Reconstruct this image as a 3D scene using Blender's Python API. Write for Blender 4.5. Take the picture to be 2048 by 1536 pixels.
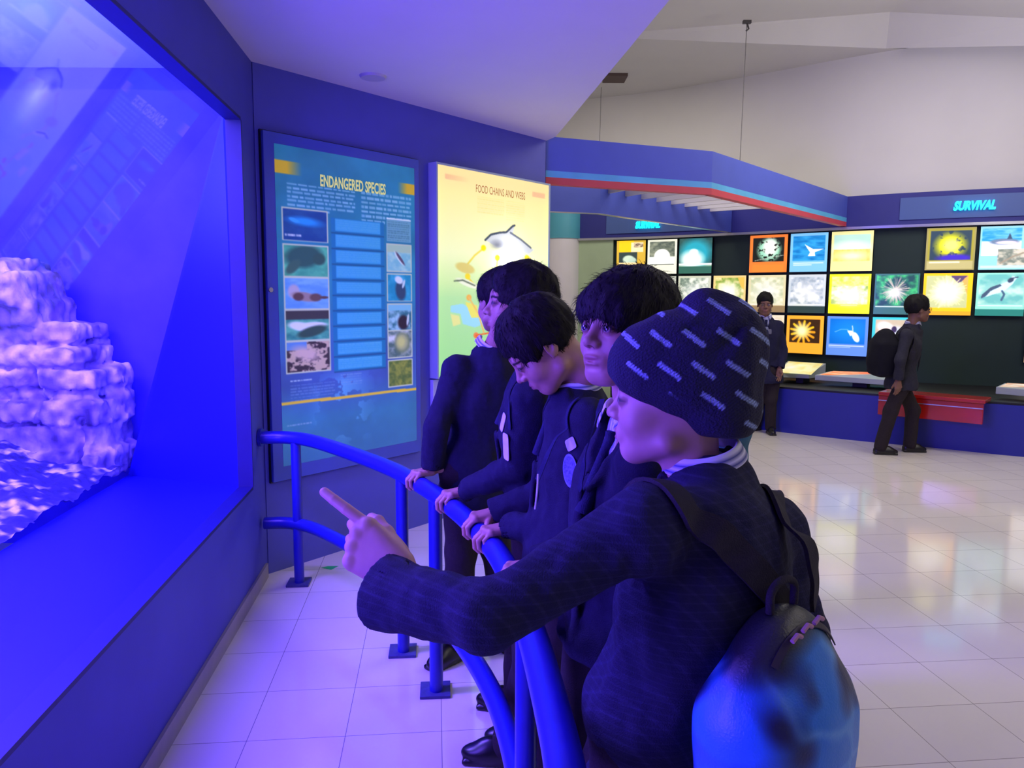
import bpy, math, random
import numpy as np
from mathutils import Vector, Matrix
random.seed(7)
for o in list(bpy.data.objects): bpy.data.objects.remove(o)
SC = bpy.context.scene
COL = SC.collection

# ---------------------------------------------------------------- camera, exposure, world, lights
F_PX, PITCH, ROLL, EYE = 1530.0, math.radians(6.63), math.radians(0.3), 1.45
cam = bpy.data.cameras.new('camera'); camo = bpy.data.objects.new('camera', cam); COL.objects.link(camo)
cam.sensor_width = 36.0; cam.lens = 36.0*F_PX/2048.0; cam.clip_start = 0.05
camo.location = (0, 0, EYE)
camo.rotation_euler = (Matrix.Rotation(math.radians(90)-PITCH, 3, 'X') @ Matrix.Rotation(ROLL, 3, 'Z')).to_euler()
SC.camera = camo
SC.view_settings.view_transform = 'Standard'; SC.view_settings.look = 'None'
SC.view_settings.gamma = 1.0; SC.view_settings.use_curve_mapping = False
SC.view_settings.exposure = 0.0
wd = bpy.data.worlds.new('world'); SC.world = wd; wd.use_nodes = True
wd.node_tree.nodes['Background'].inputs[0].default_value = (0.6, 0.62, 0.7, 1)
wd.node_tree.nodes['Background'].inputs[1].default_value = 0.05

def area(name, loc, target, sx, sy, power, color, spread=180):
    l = bpy.data.lights.new(name, 'AREA'); l.shape = 'RECTANGLE'; l.size = sx; l.size_y = sy
    l.energy = power; l.color = color; l.spread = math.radians(spread)
    o = bpy.data.objects.new(name, l); COL.objects.link(o); o.location = loc
    d = Vector(target)-Vector(loc)
    o.rotation_euler = d.to_track_quat('-Z', 'Y').to_euler()
    return o
WARM = (1.0, 0.935, 0.83)
area('hall_light', (2.8, 6.4, 4.0), (2.8, 6.6, 0), 2.6, 1.8, 64, WARM)
area('hall_light', (5.4, 4.0, 4.0), (5.4, 4.1, 0), 2.4, 2.0, 55, WARM)
area('hall_light', (4.2, 0.4, 4.0), (4.2, 0.6, 0), 2.4, 2.0, 48, WARM)
area('hall_ceiling_fill', (4.4, 5.6, 3.0), (3.8, 7.6, 5), 1.6, 0.4, 38, (1.0, 0.98, 0.95))  # unseen fill, added to lift the high ceiling and the hall ambient
area('hall_light', (0.9, 8.9, 4.0), (0.9, 9.4, 0), 1.6, 1.0, 34, WARM)  # unseen, added to brighten the white pier and green end wall
# lamps over the aquarium water: a strip just behind the fascia and one further back
TANK_BLUE = (0.16, 0.07, 1.0)
area('aquarium_light', (-1.42, 2.3, 2.5), (-0.95, 2.3, 0.0), 0.22, 2.6, 340, (0.2, 0.08, 1.0))
area('aquarium_light', (-2.2, 0.6, 1.15), (-0.2, 2.6, 1.35), 1.1, 1.5, 185, TANK_BLUE)  # unseen fill added below the water, brightens the boys and the soffit
area('aquarium_light', (-2.7, 2.0, 2.5), (-2.4, 3.6, 0.9), 0.8, 1.2, 36, (0.35, 0.3, 1.0))
area('aquarium_hood_fill', (-2.6, 2.2, 2.2), (-2.4, 2.6, 3.2), 1.0, 1.6, 62, (0.42, 0.5, 1.0))  # unseen fill added under the hood to make it brighter

# ---------------------------------------------------------------- viewing geometry helpers
def ray(px, py):
    u = (px-1024)/F_PX; v = (768-py)/F_PX
    c, s = math.cos(ROLL), math.sin(ROLL); u, v = u*c-v*s, u*s+v*c
    c, s = math.cos(PITCH), math.sin(PITCH)
    return np.array([u, c+v*s, -s+v*c])
def at_z(px, py, z):
    r = ray(px, py); return np.array([0, 0, EYE])+r*((z-EYE)/r[2])
def at_y(px, py, y):
    r = ray(px, py); return np.array([0, 0, EYE])+r*(y/r[1])
def on_line(px, py, A, B):
    A = np.array(A[:2], float); B = np.array(B[:2], float); d = B-A; n = np.array([-d[1], d[0]])
    r = ray(px, py); return np.array([0, 0, EYE])+r*(n@A/(n@r[:2]))

# ---------------------------------------------------------------- object helpers
def s2l(c):
    c = np.asarray(c, float)/255.0
    return np.where(c <= 0.04045, c/12.92, ((c+0.055)/1.055)**2.4)
def lin(r, g, b): return tuple(float(x) for x in s2l((r, g, b)))+(1.0,)

MATS = {}
def mat(name, rgb=(128,)*3, rough=0.5, metal=0.0, spec=0.5, noise=0.0, nscale=20, bump=0.0, bscale=200, attr=False, emit=None, estr=0.0, coat=0.0):
    if name in MATS: return MATS[name]
    m = bpy.data.materials.new(name); m.use_nodes = True; nt = m.node_tree; N = nt.nodes; L = nt.links
    b = N['Principled BSDF']
    b.inputs['Base Color'].default_value = lin(*rgb); b.inputs['Roughness'].default_value = rough
    b.inputs['Metallic'].default_value = metal; b.inputs['Specular IOR Level'].default_value = spec
    b.inputs['Coat Weight'].default_value = coat; b.inputs['Coat Roughness'].default_value = 0.08
    tc = N.new('ShaderNodeTexCoord')
    src = None
    if attr:
        a = N.new('ShaderNodeAttribute'); a.attribute_name = 'Col'; src = a.outputs['Color']
    if noise > 0:
        n = N.new('ShaderNodeTexNoise'); n.inputs['Scale'].default_value = nscale; n.inputs['Detail'].default_value = 5
        L.new(tc.outputs['Object'], n.inputs['Vector'])
        mr = N.new('ShaderNodeMapRange'); mr.inputs[1].default_value = 0.3; mr.inputs[2].default_value = 0.7
        mr.inputs[3].default_value = 1-noise; mr.inputs[4].default_value = 1+noise; L.new(n.outputs['Fac'], mr.inputs[0])
        mx = N.new('ShaderNodeVectorMath'); mx.operation = 'SCALE'
        if src: L.new(src, mx.inputs[0])
        else: mx.inputs[0].default_value = lin(*rgb)[:3]
        L.new(mr.outputs[0], mx.inputs['Scale']); src = mx.outputs[0]
    if src: L.new(src, b.inputs['Base Color'])
    if bump > 0:
        n2 = N.new('ShaderNodeTexNoise'); n2.inputs['Scale'].default_value = bscale; n2.inputs['Detail'].default_value = 3
        L.new(tc.outputs['Object'], n2.inputs['Vector'])
        bp = N.new('ShaderNodeBump'); bp.inputs['Strength'].default_value = bump; bp.inputs['Distance'].default_value = 0.004
        L.new(n2.outputs['Fac'], bp.inputs['Height']); L.new(bp.outputs[0], b.inputs['Normal'])
    if estr > 0:
        b.inputs['Emission Strength'].default_value = estr
        if attr: L.new(src, b.inputs['Emission Color'])
        else: b.inputs['Emission Color'].default_value = lin(*(emit or rgb))
    MATS[name] = m; return m

def link(name, me, m=None, parent=None, smooth=False):
    o = bpy.data.objects.new(name, me); COL.objects.link(o)
    if m is not None: me.materials.append(m)
    if parent is not None: o.parent = parent
    if smooth: me.polygons.foreach_set('use_smooth', [True]*len(me.polygons))
    return o
def thing(name, label, cat, loc=(0, 0, 0), group=None):
    o = bpy.data.objects.new(name, None); COL.objects.link(o); o.location = [float(x) for x in loc]
    o['label'] = label; o['category'] = cat; o.empty_display_size = 0.1
    if group: o['group'] = group
    return o
def tag(o, label, cat, group=None):
    o['label'] = label; o['category'] = cat
    if group: o['group'] = group
    return o
def struct(o): o['kind'] = 'structure'; return o

class MB:
    """collects vertices and faces for one mesh; o is subtracted so meshes sit in their thing's frame"""
    def __init__(s, o=(0, 0, 0)): s.v = []; s.f = []; s.o = np.array(o, float)
    def add(s, vs, fs):
        k = len(s.v); s.v += [tuple(np.array(v, float)-s.o) for v in vs]; s.f += [tuple(i+k for i in f) for f in fs]
    def box(s, lo, hi):
        x0, y0, z0 = lo; x1, y1, z1 = hi
        s.add([(x0,y0,z0),(x1,y0,z0),(x1,y1,z0),(x0,y1,z0),(x0,y0,z1),(x1,y0,z1),(x1,y1,z1),(x0,y1,z1)],
              [(0,3,2,1),(4,5,6,7),(0,1,5,4),(1,2,6,5),(2,3,7,6),(3,0,4,7)])
    def obox(s, c, ax, ay, az):
        """box from corner c with edge vectors"""
        c, ax, ay, az = (np.array(q, float) for q in (c, ax, ay, az))
        vs = [c, c+ax, c+ax+ay, c+ay, c+az, c+ax+az, c+ax+ay+az, c+ay+az]
        if np.dot(np.cross(ax, ay), az) > 0: fs = [(0,3,2,1),(4,5,6,7),(0,1,5,4),(1,2,6,5),(2,3,7,6),(3,0,4,7)]
        else: fs = [(0,1,2,3),(7,6,5,4),(4,5,1,0),(5,6,2,1),(6,7,3,2),(7,4,0,3)]
        s.add(vs, fs)
    def prism(s, poly, z0, z1):
        n = len(poly); A = sum(poly[i][0]*poly[(i+1) % n][1]-poly[(i+1) % n][0]*poly[i][1] for i in range(n))
        if A < 0: poly = poly[::-1]
        s.add([(p[0], p[1], z0) for p in poly]+[(p[0], p[1], z1) for p in poly],
              [tuple(range(n))[::-1], tuple(range(n, 2*n))]+[(i, (i+1) % n, n+(i+1) % n, n+i) for i in range(n)])
    def tube(s, pts, r, seg=16, cap=True):
        pts = [np.array(p, float) for p in pts]; n = len(pts)
        rs = r if hasattr(r, '__len__') else [r]*n
        base = len(s.v); up = np.array([0, 0, 1.0]); vs = []
        for i, p in enumerate(pts):
            t = pts[min(i+1, n-1)]-pts[max(i-1, 0)]; t = t/np.linalg.norm(t)
            if i == 0:
                a = np.cross(t, up)
                if np.linalg.norm(a) < 0.1: a = np.cross(t, (1, 0, 0))
            else: a = a-t*np.dot(a, t)
            a = a/np.linalg.norm(a); b = np.cross(t, a)
            for k in range(seg):
                th = 2*math.pi*k/seg; vs.append(p+rs[i]*(a*math.cos(th)+b*math.sin(th)))
        fs = [(i*seg+k, i*seg+(k+1) % seg, (i+1)*seg+(k+1) % seg, (i+1)*seg+k) for i in range(n-1) for k in range(seg)]
        if cap: fs += [tuple(range(seg))[::-1], tuple(range((n-1)*seg, n*seg))]
        s.add(vs, fs)
    def build(s, name, m, parent=None, smooth=False, bevel=0):
        me = bpy.data.meshes.new(name); me.from_pydata(s.v, [], s.f); me.update()
        o = link(name, me, m, parent, smooth)
        if bevel:
            md = o.modifiers.new('bevel', 'BEVEL'); md.width = bevel; md.segments = 2; md.limit_method = 'ANGLE'
        if smooth: me.set_sharp_from_angle(angle=math.radians(40))
        return o
def smoothpath(pts, n):
    pts = np.array(pts, float); out = []
    P = np.vstack([2*pts[0]-pts[1], pts, 2*pts[-1]-pts[-2]])
    for i in range(1, len(P)-2):
        for k in range(n):
            t = k/n
            out.append(0.5*((2*P[i])+(-P[i-1]+P[i+1])*t+(2*P[i-1]-5*P[i]+4*P[i+1]-P[i+2])*t*t+(-P[i-1]+3*P[i]-3*P[i+1]+P[i+2])*t**3))
    out.append(pts[-1]); return np.array(out)

def text_mesh(name, txt, size, m, parent, origin, xdir, zdir=(0, 0, 1), sx=1.0, extrude=0.0, shear=0.0, bold=0.0, lift=0.002, width=None, space=1.0):
    cu = bpy.data.curves.new(name, 'FONT'); cu.body = txt; cu.size = size; cu.extrude = extrude; cu.shear = shear; cu.offset = bold
    cu.align_x = 'LEFT'; cu.resolution_u = 3; cu.space_character = space
    tmp = bpy.data.objects.new('tmp_text', cu); COL.objects.link(tmp)
    dg = bpy.context.evaluated_depsgraph_get(); me = bpy.data.meshes.new_from_object(tmp.evaluated_get(dg))
    bpy.data.objects.remove(tmp)
    n = len(me.vertices); co = np.empty(n*3); me.vertices.foreach_get('co', co); co = co.reshape(-1, 3)
    co[:, 0] -= co[:, 0].min()
    if width: sx = width/co[:, 0].max()
    X = np.array(xdir, float); X /= np.linalg.norm(X); Z = np.array(zdir, float); Z /= np.linalg.norm(Z); Y = np.cross(X, Z)
    w = np.array(origin)+np.outer(co[:, 0]*sx, X)+np.outer(co[:, 1], Z)+np.outer(co[:, 2]+lift, Y)
    if parent is not None: w = w-np.array(parent.location)
    me.vertices.foreach_set('co', w.ravel()); me.update(); me.materials.clear()
    return link(name, me, m, parent)
# ---------------------------------------------------------------- materials of the room
def floor_material():
    m = bpy.data.materials.new('glazed_tiles'); m.use_nodes = True; nt = m.node_tree; N = nt.nodes; L = nt.links
    b = N['Principled BSDF']; tc = N.new('ShaderNodeTexCoord'); mp = N.new('ShaderNodeMapping')
    ang = math.atan2(0.1, 0.995)
    L.new(tc.outputs['Object'], mp.inputs['Vector'])
    mp.vector_type = 'POINT'; mp.inputs['Rotation'].default_value = (0, 0, -ang)
    mp.inputs['Location'].default_value = (-0.0127+3.17*4, -2.418+3.16*4, 0)
    br = N.new('ShaderNodeTexBrick'); br.offset = 0; br.squash = 1
    br.inputs['Scale'].default_value = 1.0; br.inputs['Brick Width'].default_value = 0.317; br.inputs['Row Height'].default_value = 0.316
    br.inputs['Mortar Size'].default_value = 0.0013; br.inputs['Mortar Smooth'].default_value = 0.2
    br.inputs['Color1'].default_value = lin(226, 219, 210); br.inputs['Color2'].default_value = lin(221, 214, 206); br.inputs['Mortar'].default_value = lin(128, 120, 114)
    L.new(mp.outputs[0], br.inputs['Vector'])
    n = N.new('ShaderNodeTexNoise'); n.inputs['Scale'].default_value = 3; n.inputs['Detail'].default_value = 6; L.new(tc.outputs['Object'], n.inputs['Vector'])
    mr = N.new('ShaderNodeMapRange'); mr.inputs[3].default_value = 0.93; mr.inputs[4].default_value = 1.04; L.new(n.outputs['Fac'], mr.inputs[0])
    vm = N.new('ShaderNodeVectorMath'); vm.operation = 'SCALE'; L.new(br.outputs['Color'], vm.inputs[0]); L.new(mr.outputs[0], vm.inputs['Scale'])
    L.new(vm.outputs[0], b.inputs['Base Color'])
    mr2 = N.new('ShaderNodeMapRange'); mr2.inputs[3].default_value = 0.07; mr2.inputs[4].default_value = 0.13; L.new(n.outputs['Fac'], mr2.inputs[0])
    L.new(mr2.outputs[0], b.inputs['Roughness']); b.inputs['Specular IOR Level'].default_value = 0.55
    bp = N.new('ShaderNodeBump'); bp.inputs['Strength'].default_value = 0.25; bp.inputs['Distance'].default_value = 0.002; bp.invert = True
    L.new(br.outputs['Fac'], bp.inputs['Height']); L.new(bp.outputs[0], b.inputs['Normal'])
    return m
M_floor = floor_material()
M_wallblue = mat('violet_blue_paint', (88, 92, 184), 0.6, noise=0.04, nscale=6, bump=0.05)
M_tankwall = mat('blue_paint', (68, 70, 172), 0.55, noise=0.05, nscale=5, bump=0.05)
M_sill = mat('deep_blue_paint', (12, 14, 175), 0.5, noise=0.03, nscale=5)
M_lip = mat('navy_edge_paint', (20, 18, 100), 0.5, noise=0.06, nscale=14)
M_white = mat('white_plaster', (212, 208, 204), 0.85, noise=0.02, nscale=2)
M_soffit = mat('soffit_paint', (214, 206, 214), 0.8, noise=0.02, nscale=3)
M_fascia = mat('fascia_blue', (76, 92, 194), 0.55, noise=0.03, nscale=6)
M_fascia_dk = mat('fascia_navy', (44, 46, 130), 0.6, noise=0.03, nscale=6)
M_plate = mat('slate_blue_plate', (72, 96, 160), 0.5)
M_lblue = mat('sky_blue_stripe', (92, 178, 228), 0.5, noise=0.12, nscale=3)
M_red = mat('red_stripe', (206, 70, 84), 0.5, noise=0.05, nscale=4)
M_skirt = mat('beige_skirting', (150, 140, 150), 0.35, noise=0.06, nscale=20)
M_dgreen = mat('dark_green_board', (22, 46, 42), 0.65, noise=0.06, nscale=5)
M_black = mat('black_case', (18, 18, 24), 0.5)
M_plinth = mat('royal_blue_laminate', (36, 42, 150), 0.4, noise=0.03, nscale=8)
M_railpaint = mat('blue_enamel', (30, 32, 158), 0.35, noise=0.05, nscale=30)
M_steel = mat('steel_edge', (190, 190, 195), 0.3, metal=0.8)

# ---------------------------------------------------------------- floor, walls, ceilings
def quadmesh(name, vs, fs, m):
    me = bpy.data.meshes.new(name); me.from_pydata([tuple(map(float, v)) for v in vs], [], fs); me.update()
    return struct(link(name, me, m))
b = MB(); b.box((-4.5, -3, -0.1), (9.5, 13.5, 0.0)); struct(b.build('floor', M_floor))

tn = np.array([0.9945, 0.1049]); tn = tn/np.linalg.norm(tn)      # tank wall normal (to the room)
tt = np.array([-0.1049, 0.9945]); tt = tt/np.linalg.norm(tt)     # tank wall direction, away from the camera
T0 = np.array([-0.86, 0.0])
def tw(s, d=0.0): p = T0+tt*s+tn*d; return p
def sl_x(y): return (y)/tt[1]
ZB, ZT, ZC = 0.53, 2.235, 2.562
S_END = 3.86/tt[1]; S_OPEN = 3.585/tt[1]; S_NEAR = -1.2
WA = np.array([-1.262, 3.845]); WB = np.array([0.235, 5.70]); wt = (WB-WA)/np.linalg.norm(WB-WA); wn = np.array([wt[1], -wt[0]])
# tank wall around its opening: below, above, far pier, near part
b = MB()
def slab(b, s0, s1, z0, z1, d0=-0.05, d1=0.0):
    a = tw(s0, d0); c = tt*(s1-s0); n = tn*(d1-d0); b.obox((a[0], a[1], z0), (c[0], c[1], 0), (n[0], n[1], 0), (0, 0, z1-z0))
slab(b, -3, S_END, 0, ZB-0.0); slab(b, -3, S_END, ZT, ZC); slab(b, S_OPEN, S_END, ZB, ZT); slab(b, -3, S_NEAR, ZB, ZT)
struct(b.build('wall_left', M_tankwall))
# lip of the opening (a narrow return in darker paint)
LIP = 0.068
b = MB()
slab(b, S_NEAR, S_OPEN, ZB-0.012, ZB+0.002, -LIP, 0.001)
slab(b, S_NEAR, S_OPEN, ZT-0.002, ZT+0.012, -LIP, 0.001)
slab(b, S_OPEN-0.002, S_OPEN+0.012, ZB, ZT, -LIP, 0.001)
struct(b.build('trim_1', M_lip))
# sill, splayed jamb and leaning pane
GB = 0.665; SB = S_OPEN+0.30
fl = tw(S_NEAR, -LIP); fr = tw(S_OPEN, -LIP); bl = tw(S_NEAR, -GB-0.02); brr = tw(SB, -GB-0.02)
trr = tw(S_OPEN+0.01, -LIP-0.012)
b = MB()
b.add([(fl[0], fl[1], ZB), (fr[0], fr[1], ZB), (brr[0], brr[1], ZB), (bl[0], bl[1], ZB),
       (fl[0], fl[1], ZB-.03), (fr[0], fr[1], ZB-.03), (brr[0], brr[1], ZB-.03), (bl[0], bl[1], ZB-.03)],
      [(0,1,2,3), (4,7,6,5), (0,4,5,1), (1,5,6,2), (2,6,7,3), (3,7,4,0)])
struct(b.build('trim_2', M_sill))
b = MB()
o2 = np.array([tt[0]*0.02, tt[1]*0.02, 0])
A_ = np.array([fr[0], fr[1], ZB]); B_ = np.array([brr[0], brr[1], ZB]); C_ = np.array([trr[0], trr[1], ZT+0.02]); D_ = np.array([fr[0], fr[1], ZT])
vs = [A_, B_, C_, D_]; b.add(vs+[v+o2 for v in vs], [(0,1,2,3), (4,7,6,5), (0,4,5,1), (1,5,6,2), (2,6,7,3), (3,7,4,0)])
struct(b.build('trim_3', M_sill))

def glass_material():
    m = bpy.data.materials.new('aquarium_glass'); m.use_nodes = True; nt = m.node_tree; N = nt.nodes; L = nt.links
    N.remove(N['Principled BSDF']); out = N['Material Output']
    t = N.new('ShaderNodeBsdfTransparent'); t.inputs[0].default_value = (0.93, 0.95, 1.0, 1)
    g = N.new('ShaderNodeBsdfGlossy'); g.inputs['Roughness'].default_value = 0.03; g.inputs[0].default_value = (0.9, 0.92, 1, 1)
    fr_ = N.new('ShaderNodeFresnel'); fr_.inputs[0].default_value = 1.42
    mx = N.new('ShaderNodeMixShader'); L.new(fr_.outputs[0], mx.inputs[0]); L.new(t.outputs[0], mx.inputs[1]); L.new(g.outputs[0], mx.inputs[2])
    L.new(mx.outputs[0], out.inputs[0]); return m
M_glass = glass_material()
gl = [tw(S_NEAR, -GB), tw(SB-0.01, -GB), tw(S_OPEN+0.005, -LIP-0.012), tw(S_NEAR, -LIP-0.012)]
P = [(gl[0][0], gl[0][1], ZB+.001), (gl[1][0], gl[1][1], ZB+.001), (gl[2][0], gl[2][1], ZT+.01), (gl[3][0], gl[3][1], ZT+.01)]
me = bpy.data.meshes.new('window_1'); me.from_pydata([tuple(map(float, p)) for p in P], [], [(0, 1, 2, 3)]); me.update()
struct(link('window_1', me, M_glass))

# panel wall
b = MB(); n2 = -wn*0.12
b.obox((WA[0], WA[1], 0), (*(WB-WA), 0), (n2[0], n2[1], 0), (0, 0, ZC)); struct(b.build('wall_back', M_wallblue))
# skirting on the tank wall and the panel wall
b = MB(); slab(b, -3, S_END-0.06, 0, 0.075, 0.0, 0.012); struct(b.build('baseboard_left', M_skirt))
# low ceiling over the tank side, with a free edge
b = MB(); e1 = np.array([0.585, 3.065]); e2 = np.array([0.30, 5.56]); ed = (e1-e2)/np.linalg.norm(e1-e2); e0 = e1+ed*6.5
p0 = tw(-3.2, -0.06); b.prism([tuple(p0), tuple(tw(S_END, -0.06)), (WA[0]-.03, WA[1]+.06), (WB[0]-0.04, WB[1]+0.06), (WB[0]+.01, WB[1]-.0), tuple(e2), tuple(e1), tuple(e0)], ZC, ZC+0.22)
struct(b.build('ceiling', M_soffit))

# hall: curved display wall
WPATH = smoothpath([(0.96, 11.08), (1.88, 10.64), (2.99, 9.83), (3.92, 9.05), (4.61, 8.62), (5.40, 8.23), (6.6, 7.75), (8.2, 7.3)], 6)
def strip(b, path, z0, z1, thick, off=0.0):
    """vertical band following a path; off moves it towards the room (right-hand normal)"""
    path = np.array(path, float); n = len(path); T = np.gradient(path, axis=0); T /= np.linalg.norm(T, axis=1)[:, None]
    NN = np.stack([T[:, 1], -T[:, 0]], 1); NN *= np.sign(-(NN[:, 1:2]) + 1e-9)     # towards the camera (-y)
    f_ = path+NN*off; k = path+NN*(off-thick); vs = []
    for i in range(n): vs += [(*f_[i], z0), (*f_[i], z1), (*k[i], z1), (*k[i], z0)]
    fs = [(0, 1, 2, 3), (4*n-4, 4*n-1, 4*n-2, 4*n-3)]
    for i in range(n-1):
        for q in range(4): fs.append((4*i+q, 4*i+4+q, 4*i+4+(q+1) % 4, 4*i+(q+1) % 4))
    b.add(vs, fs)
ZF0, ZF1, ZH = 2.25, 2.6, 4.2
b = MB(); strip(b, WPATH, 0.0, ZF0, 0.1); struct(b.build('wall_display', M_dgreen))
b = MB(); strip(b, WPATH, ZF0, ZF1, 0.2, 0.06); struct(b.build('trim_4', M_fascia_dk))
b = MB(); strip(b, WPATH, ZF0-0.03, ZF0, 0.12, 0.10); struct(b.build('trim_5', M_steel))
b = MB(); strip(b, np.vstack([(-1.2, 11.9), (0.3, 11.4), WPATH]), ZF1, ZH, 0.1, -0.12); struct(b.build('wall_upper', M_white))
# pale green end wall of the display and white rounded pier with its teal head
M_green = mat('pale_green_paint', (176, 196, 160), 0.35, noise=0.05, nscale=4)
gp = [(0.93, 11.05), (1.50, 10.84)]
b = MB(); strip(b, [WPATH[0]+(-.02, -.03), WPATH[3]+(.0, -.045)], 0, ZF0, 0.03, 0.02); struct(b.build('wall_green', M_green))
b = MB(); b.tube([(0.70, 11.15, 0), (0.70, 11.15, ZF0)], 0.27, 40); b.box((-0.4, 11.1, 0), (0.6, 11.3, ZF0)); struct(b.build('wall_pier', mat('pier_white', (226, 220, 224), 0.3, noise=0.03, nscale=3), smooth=True))
b = MB(); b.tube([(0.70, 11.15, ZF0), (0.70, 11.15, ZF1)], 0.285, 40); b.box((-0.4, 11.08, ZF0), (0.6, 11.3, ZF1)); struct(b.build('trim_6', mat('teal_paint', (80, 160, 180), 0.5), smooth=True))
# high ceiling: far low part, a beam face, then the near part
L1 = [(-3.0, 8.05, ZH), (1.19, 8.60, ZH), (4.15, 8.90, ZH), (5.37, 8.06, 3.98), (7.2, 7.25, 3.8), (9.5, 6.5, 3.6)]
L2 = [(-3.0, 8.03, ZH+.01), (1.19, 8.58, ZH+.05), (4.13, 8.82, 4.56), (5.33, 8.0, 4.21), (7.2, 7.2, 4.2), (9.5, 6.4, 4.2)]
L3 = [(-3.0, -3, 4.3), (1.19, -3, 4.3), (4.13, -3, 4.5), (5.33, -3, 4.35), (7.2, -3, 4.3), (9.5, -3, 4.3)]
quadmesh('ceiling_far', [L1[0], L1[1], L1[2], (4.4, 8.9, ZH), (9.5, 7.0, ZH), (9.5, 13.5, ZH), (-3, 13.5, ZH)], [(0, 1, 2, 3, 4, 5, 6)], M_white)
quadmesh('trim_7', L1+L2, [(i, i+1, 7+i, 6+i) for i in range(5)], M_white)
quadmesh('ceiling_near', L2+L3, [(i, i+1, 7+i, 6+i) for i in range(5)], M_white)
# side and rear walls of the hall (outside the frame, they close the room)
b = MB(); b.box((9.4, -3, 0), (9.5, 9.5, 4.7)); struct(b.build('wall_right', M_white))
b = MB(); b.box((-4.5, -3.1, 0), (9.5, -3, 4.7)); struct(b.build('wall_rear', M_white))
b = MB(); b.box((-1.3, 5.9, 0), (-1.2, 12.2, 4.2)); struct(b.build('wall_far_left', M_white))
# end post of the panel wall
b = MB(); b.obox((WB[0]-wn[0]*.001, WB[1], 0), (wt[0]*.045, wt[1]*.045, 0), (-wn[0]*.12, -wn[1]*.12, 0), (0, 0, 2.235)); struct(b.build('trim_8', mat('pale_blue_post', (150, 170, 220), 0.4)))

# ---------------------------------------------------------------- hanging canopy: striped front band, plain rear band, cross slats
canopy = thing('hanging_canopy', 'angled blue hanging canopy with light blue and red stripes along its lower edge', 'canopy', (1.6, 6.3, 2.26))
co = canopy.location
FB = [(0.24, 5.74), (1.595, 6.29), (3.88, 9.04)]
def band(b, path, z0, z1, th, out=0.0):
    for (x0, y0), (x1, y1) in zip(path[:-1], path[1:]):
        d = np.array([x1-x0, y1-y0]); L = np.linalg.norm(d); d /= L; n = np.array([d[1], -d[0]])
        if n[1] > 0: n = -n
        a = np.array([x0, y0])+n*out
        b.obox((a[0], a[1], z0), (d[0]*L, d[1]*L, 0), (-n[0]*th, -n[1]*th, 0), (0, 0, z1-z0))
b = MB(co); band(b, FB, 2.358, 2.6, 0.06); b.build('front_band', M_fascia, canopy)
b = MB(co); band(b, FB, 2.311, 2.358, 0.062, 0.001); b.build('blue_stripe', M_lblue, canopy)
b = MB(co); band(b, FB, 2.26, 2.311, 0.062, 0.001); b.build('red_stripe', M_red, canopy)
BBP = [(-1.15, 7.05), (0.866, 7.75), (2.78, 9.9)]
b = MB(co); band(b, BBP, 2.262, 2.6, 0.05); b.build('rear_band', M_fascia, canopy)
b = MB(co); band(b, BBP, 2.255, 2.262, 0.055, .002); b.build('edge_strip', M_steel, canopy)
for k in range(8):
    t = 0.05+k*0.115; p = np.array(FB[1])+(np.array(FB[2])-np.array(FB[1]))*t; q = np.array(BBP[1])+(np.array(BBP[2])-np.array(BBP[1]))*t*0.93
    d = q-p; d /= np.linalg.norm(d); p = p+d*.07
    b = MB(co); b.obox((p[0], p[1], 2.47), (*(q-p), 0), (d[1]*.03, -d[0]*.03, 0), (0, 0, 0.09)); b.build('cross_slat', M_white, canopy)
for px, zb_w, P_ in ((1463, 2.56, (2.32, 8.05)), (1188, 2.6, (1.145, 10.55))):
    top = {1463: 4.199, 1188: 4.199}[px]
    b = MB(); b.tube([(P_[0], P_[1], zb_w), (P_[0]+.02, P_[1]+.0, top)], 0.0035, 6)
    o = b.build('hanging_wire', mat('grey_wire', (95, 92, 92), 0.5), canopy); o.location = -Vector(co)
b = MB((2.34, 8.05, 4.2)); b.box((2.30, 8.03, 4.17), (2.38, 8.07, 4.2)); b.tube([(2.34, 8.05, 4.18), (2.36, 8.05, 4.12), (2.335, 8.05, 4.10)], .009, 8)
o = b.build('ceiling_hook', mat('dark_metal', (70, 66, 66), 0.5), None); o.location = (2.34, 8.05, 4.2); tag(o, 'small dark metal hook in the high ceiling holding the canopy wire', 'hook')
v = at_z(1233, 155, 4.19); b = MB(v); b.box((v[0]-.16, v[1]-.16, 4.165), (v[0]+.12, v[1]+.16, 4.2)); o = b.build('ceiling_vent', mat('brown_grille', (92, 74, 70), 0.7)); o.location = v
tag(o, 'small brown rectangular vent in the high white ceiling', 'vent')
v = at_z(746, 152, ZC); b = MB(v); b.tube([(v[0], v[1], ZC-.012), (v[0], v[1], ZC+.001)], [0.062, 0.07], 32); o = b.build('downlight', mat('downlight_cap', (190, 182, 196), 0.4), smooth=True); o.location = v
tag(o, 'round unlit downlight flush in the violet-lit low ceiling', 'ceiling light')

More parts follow.
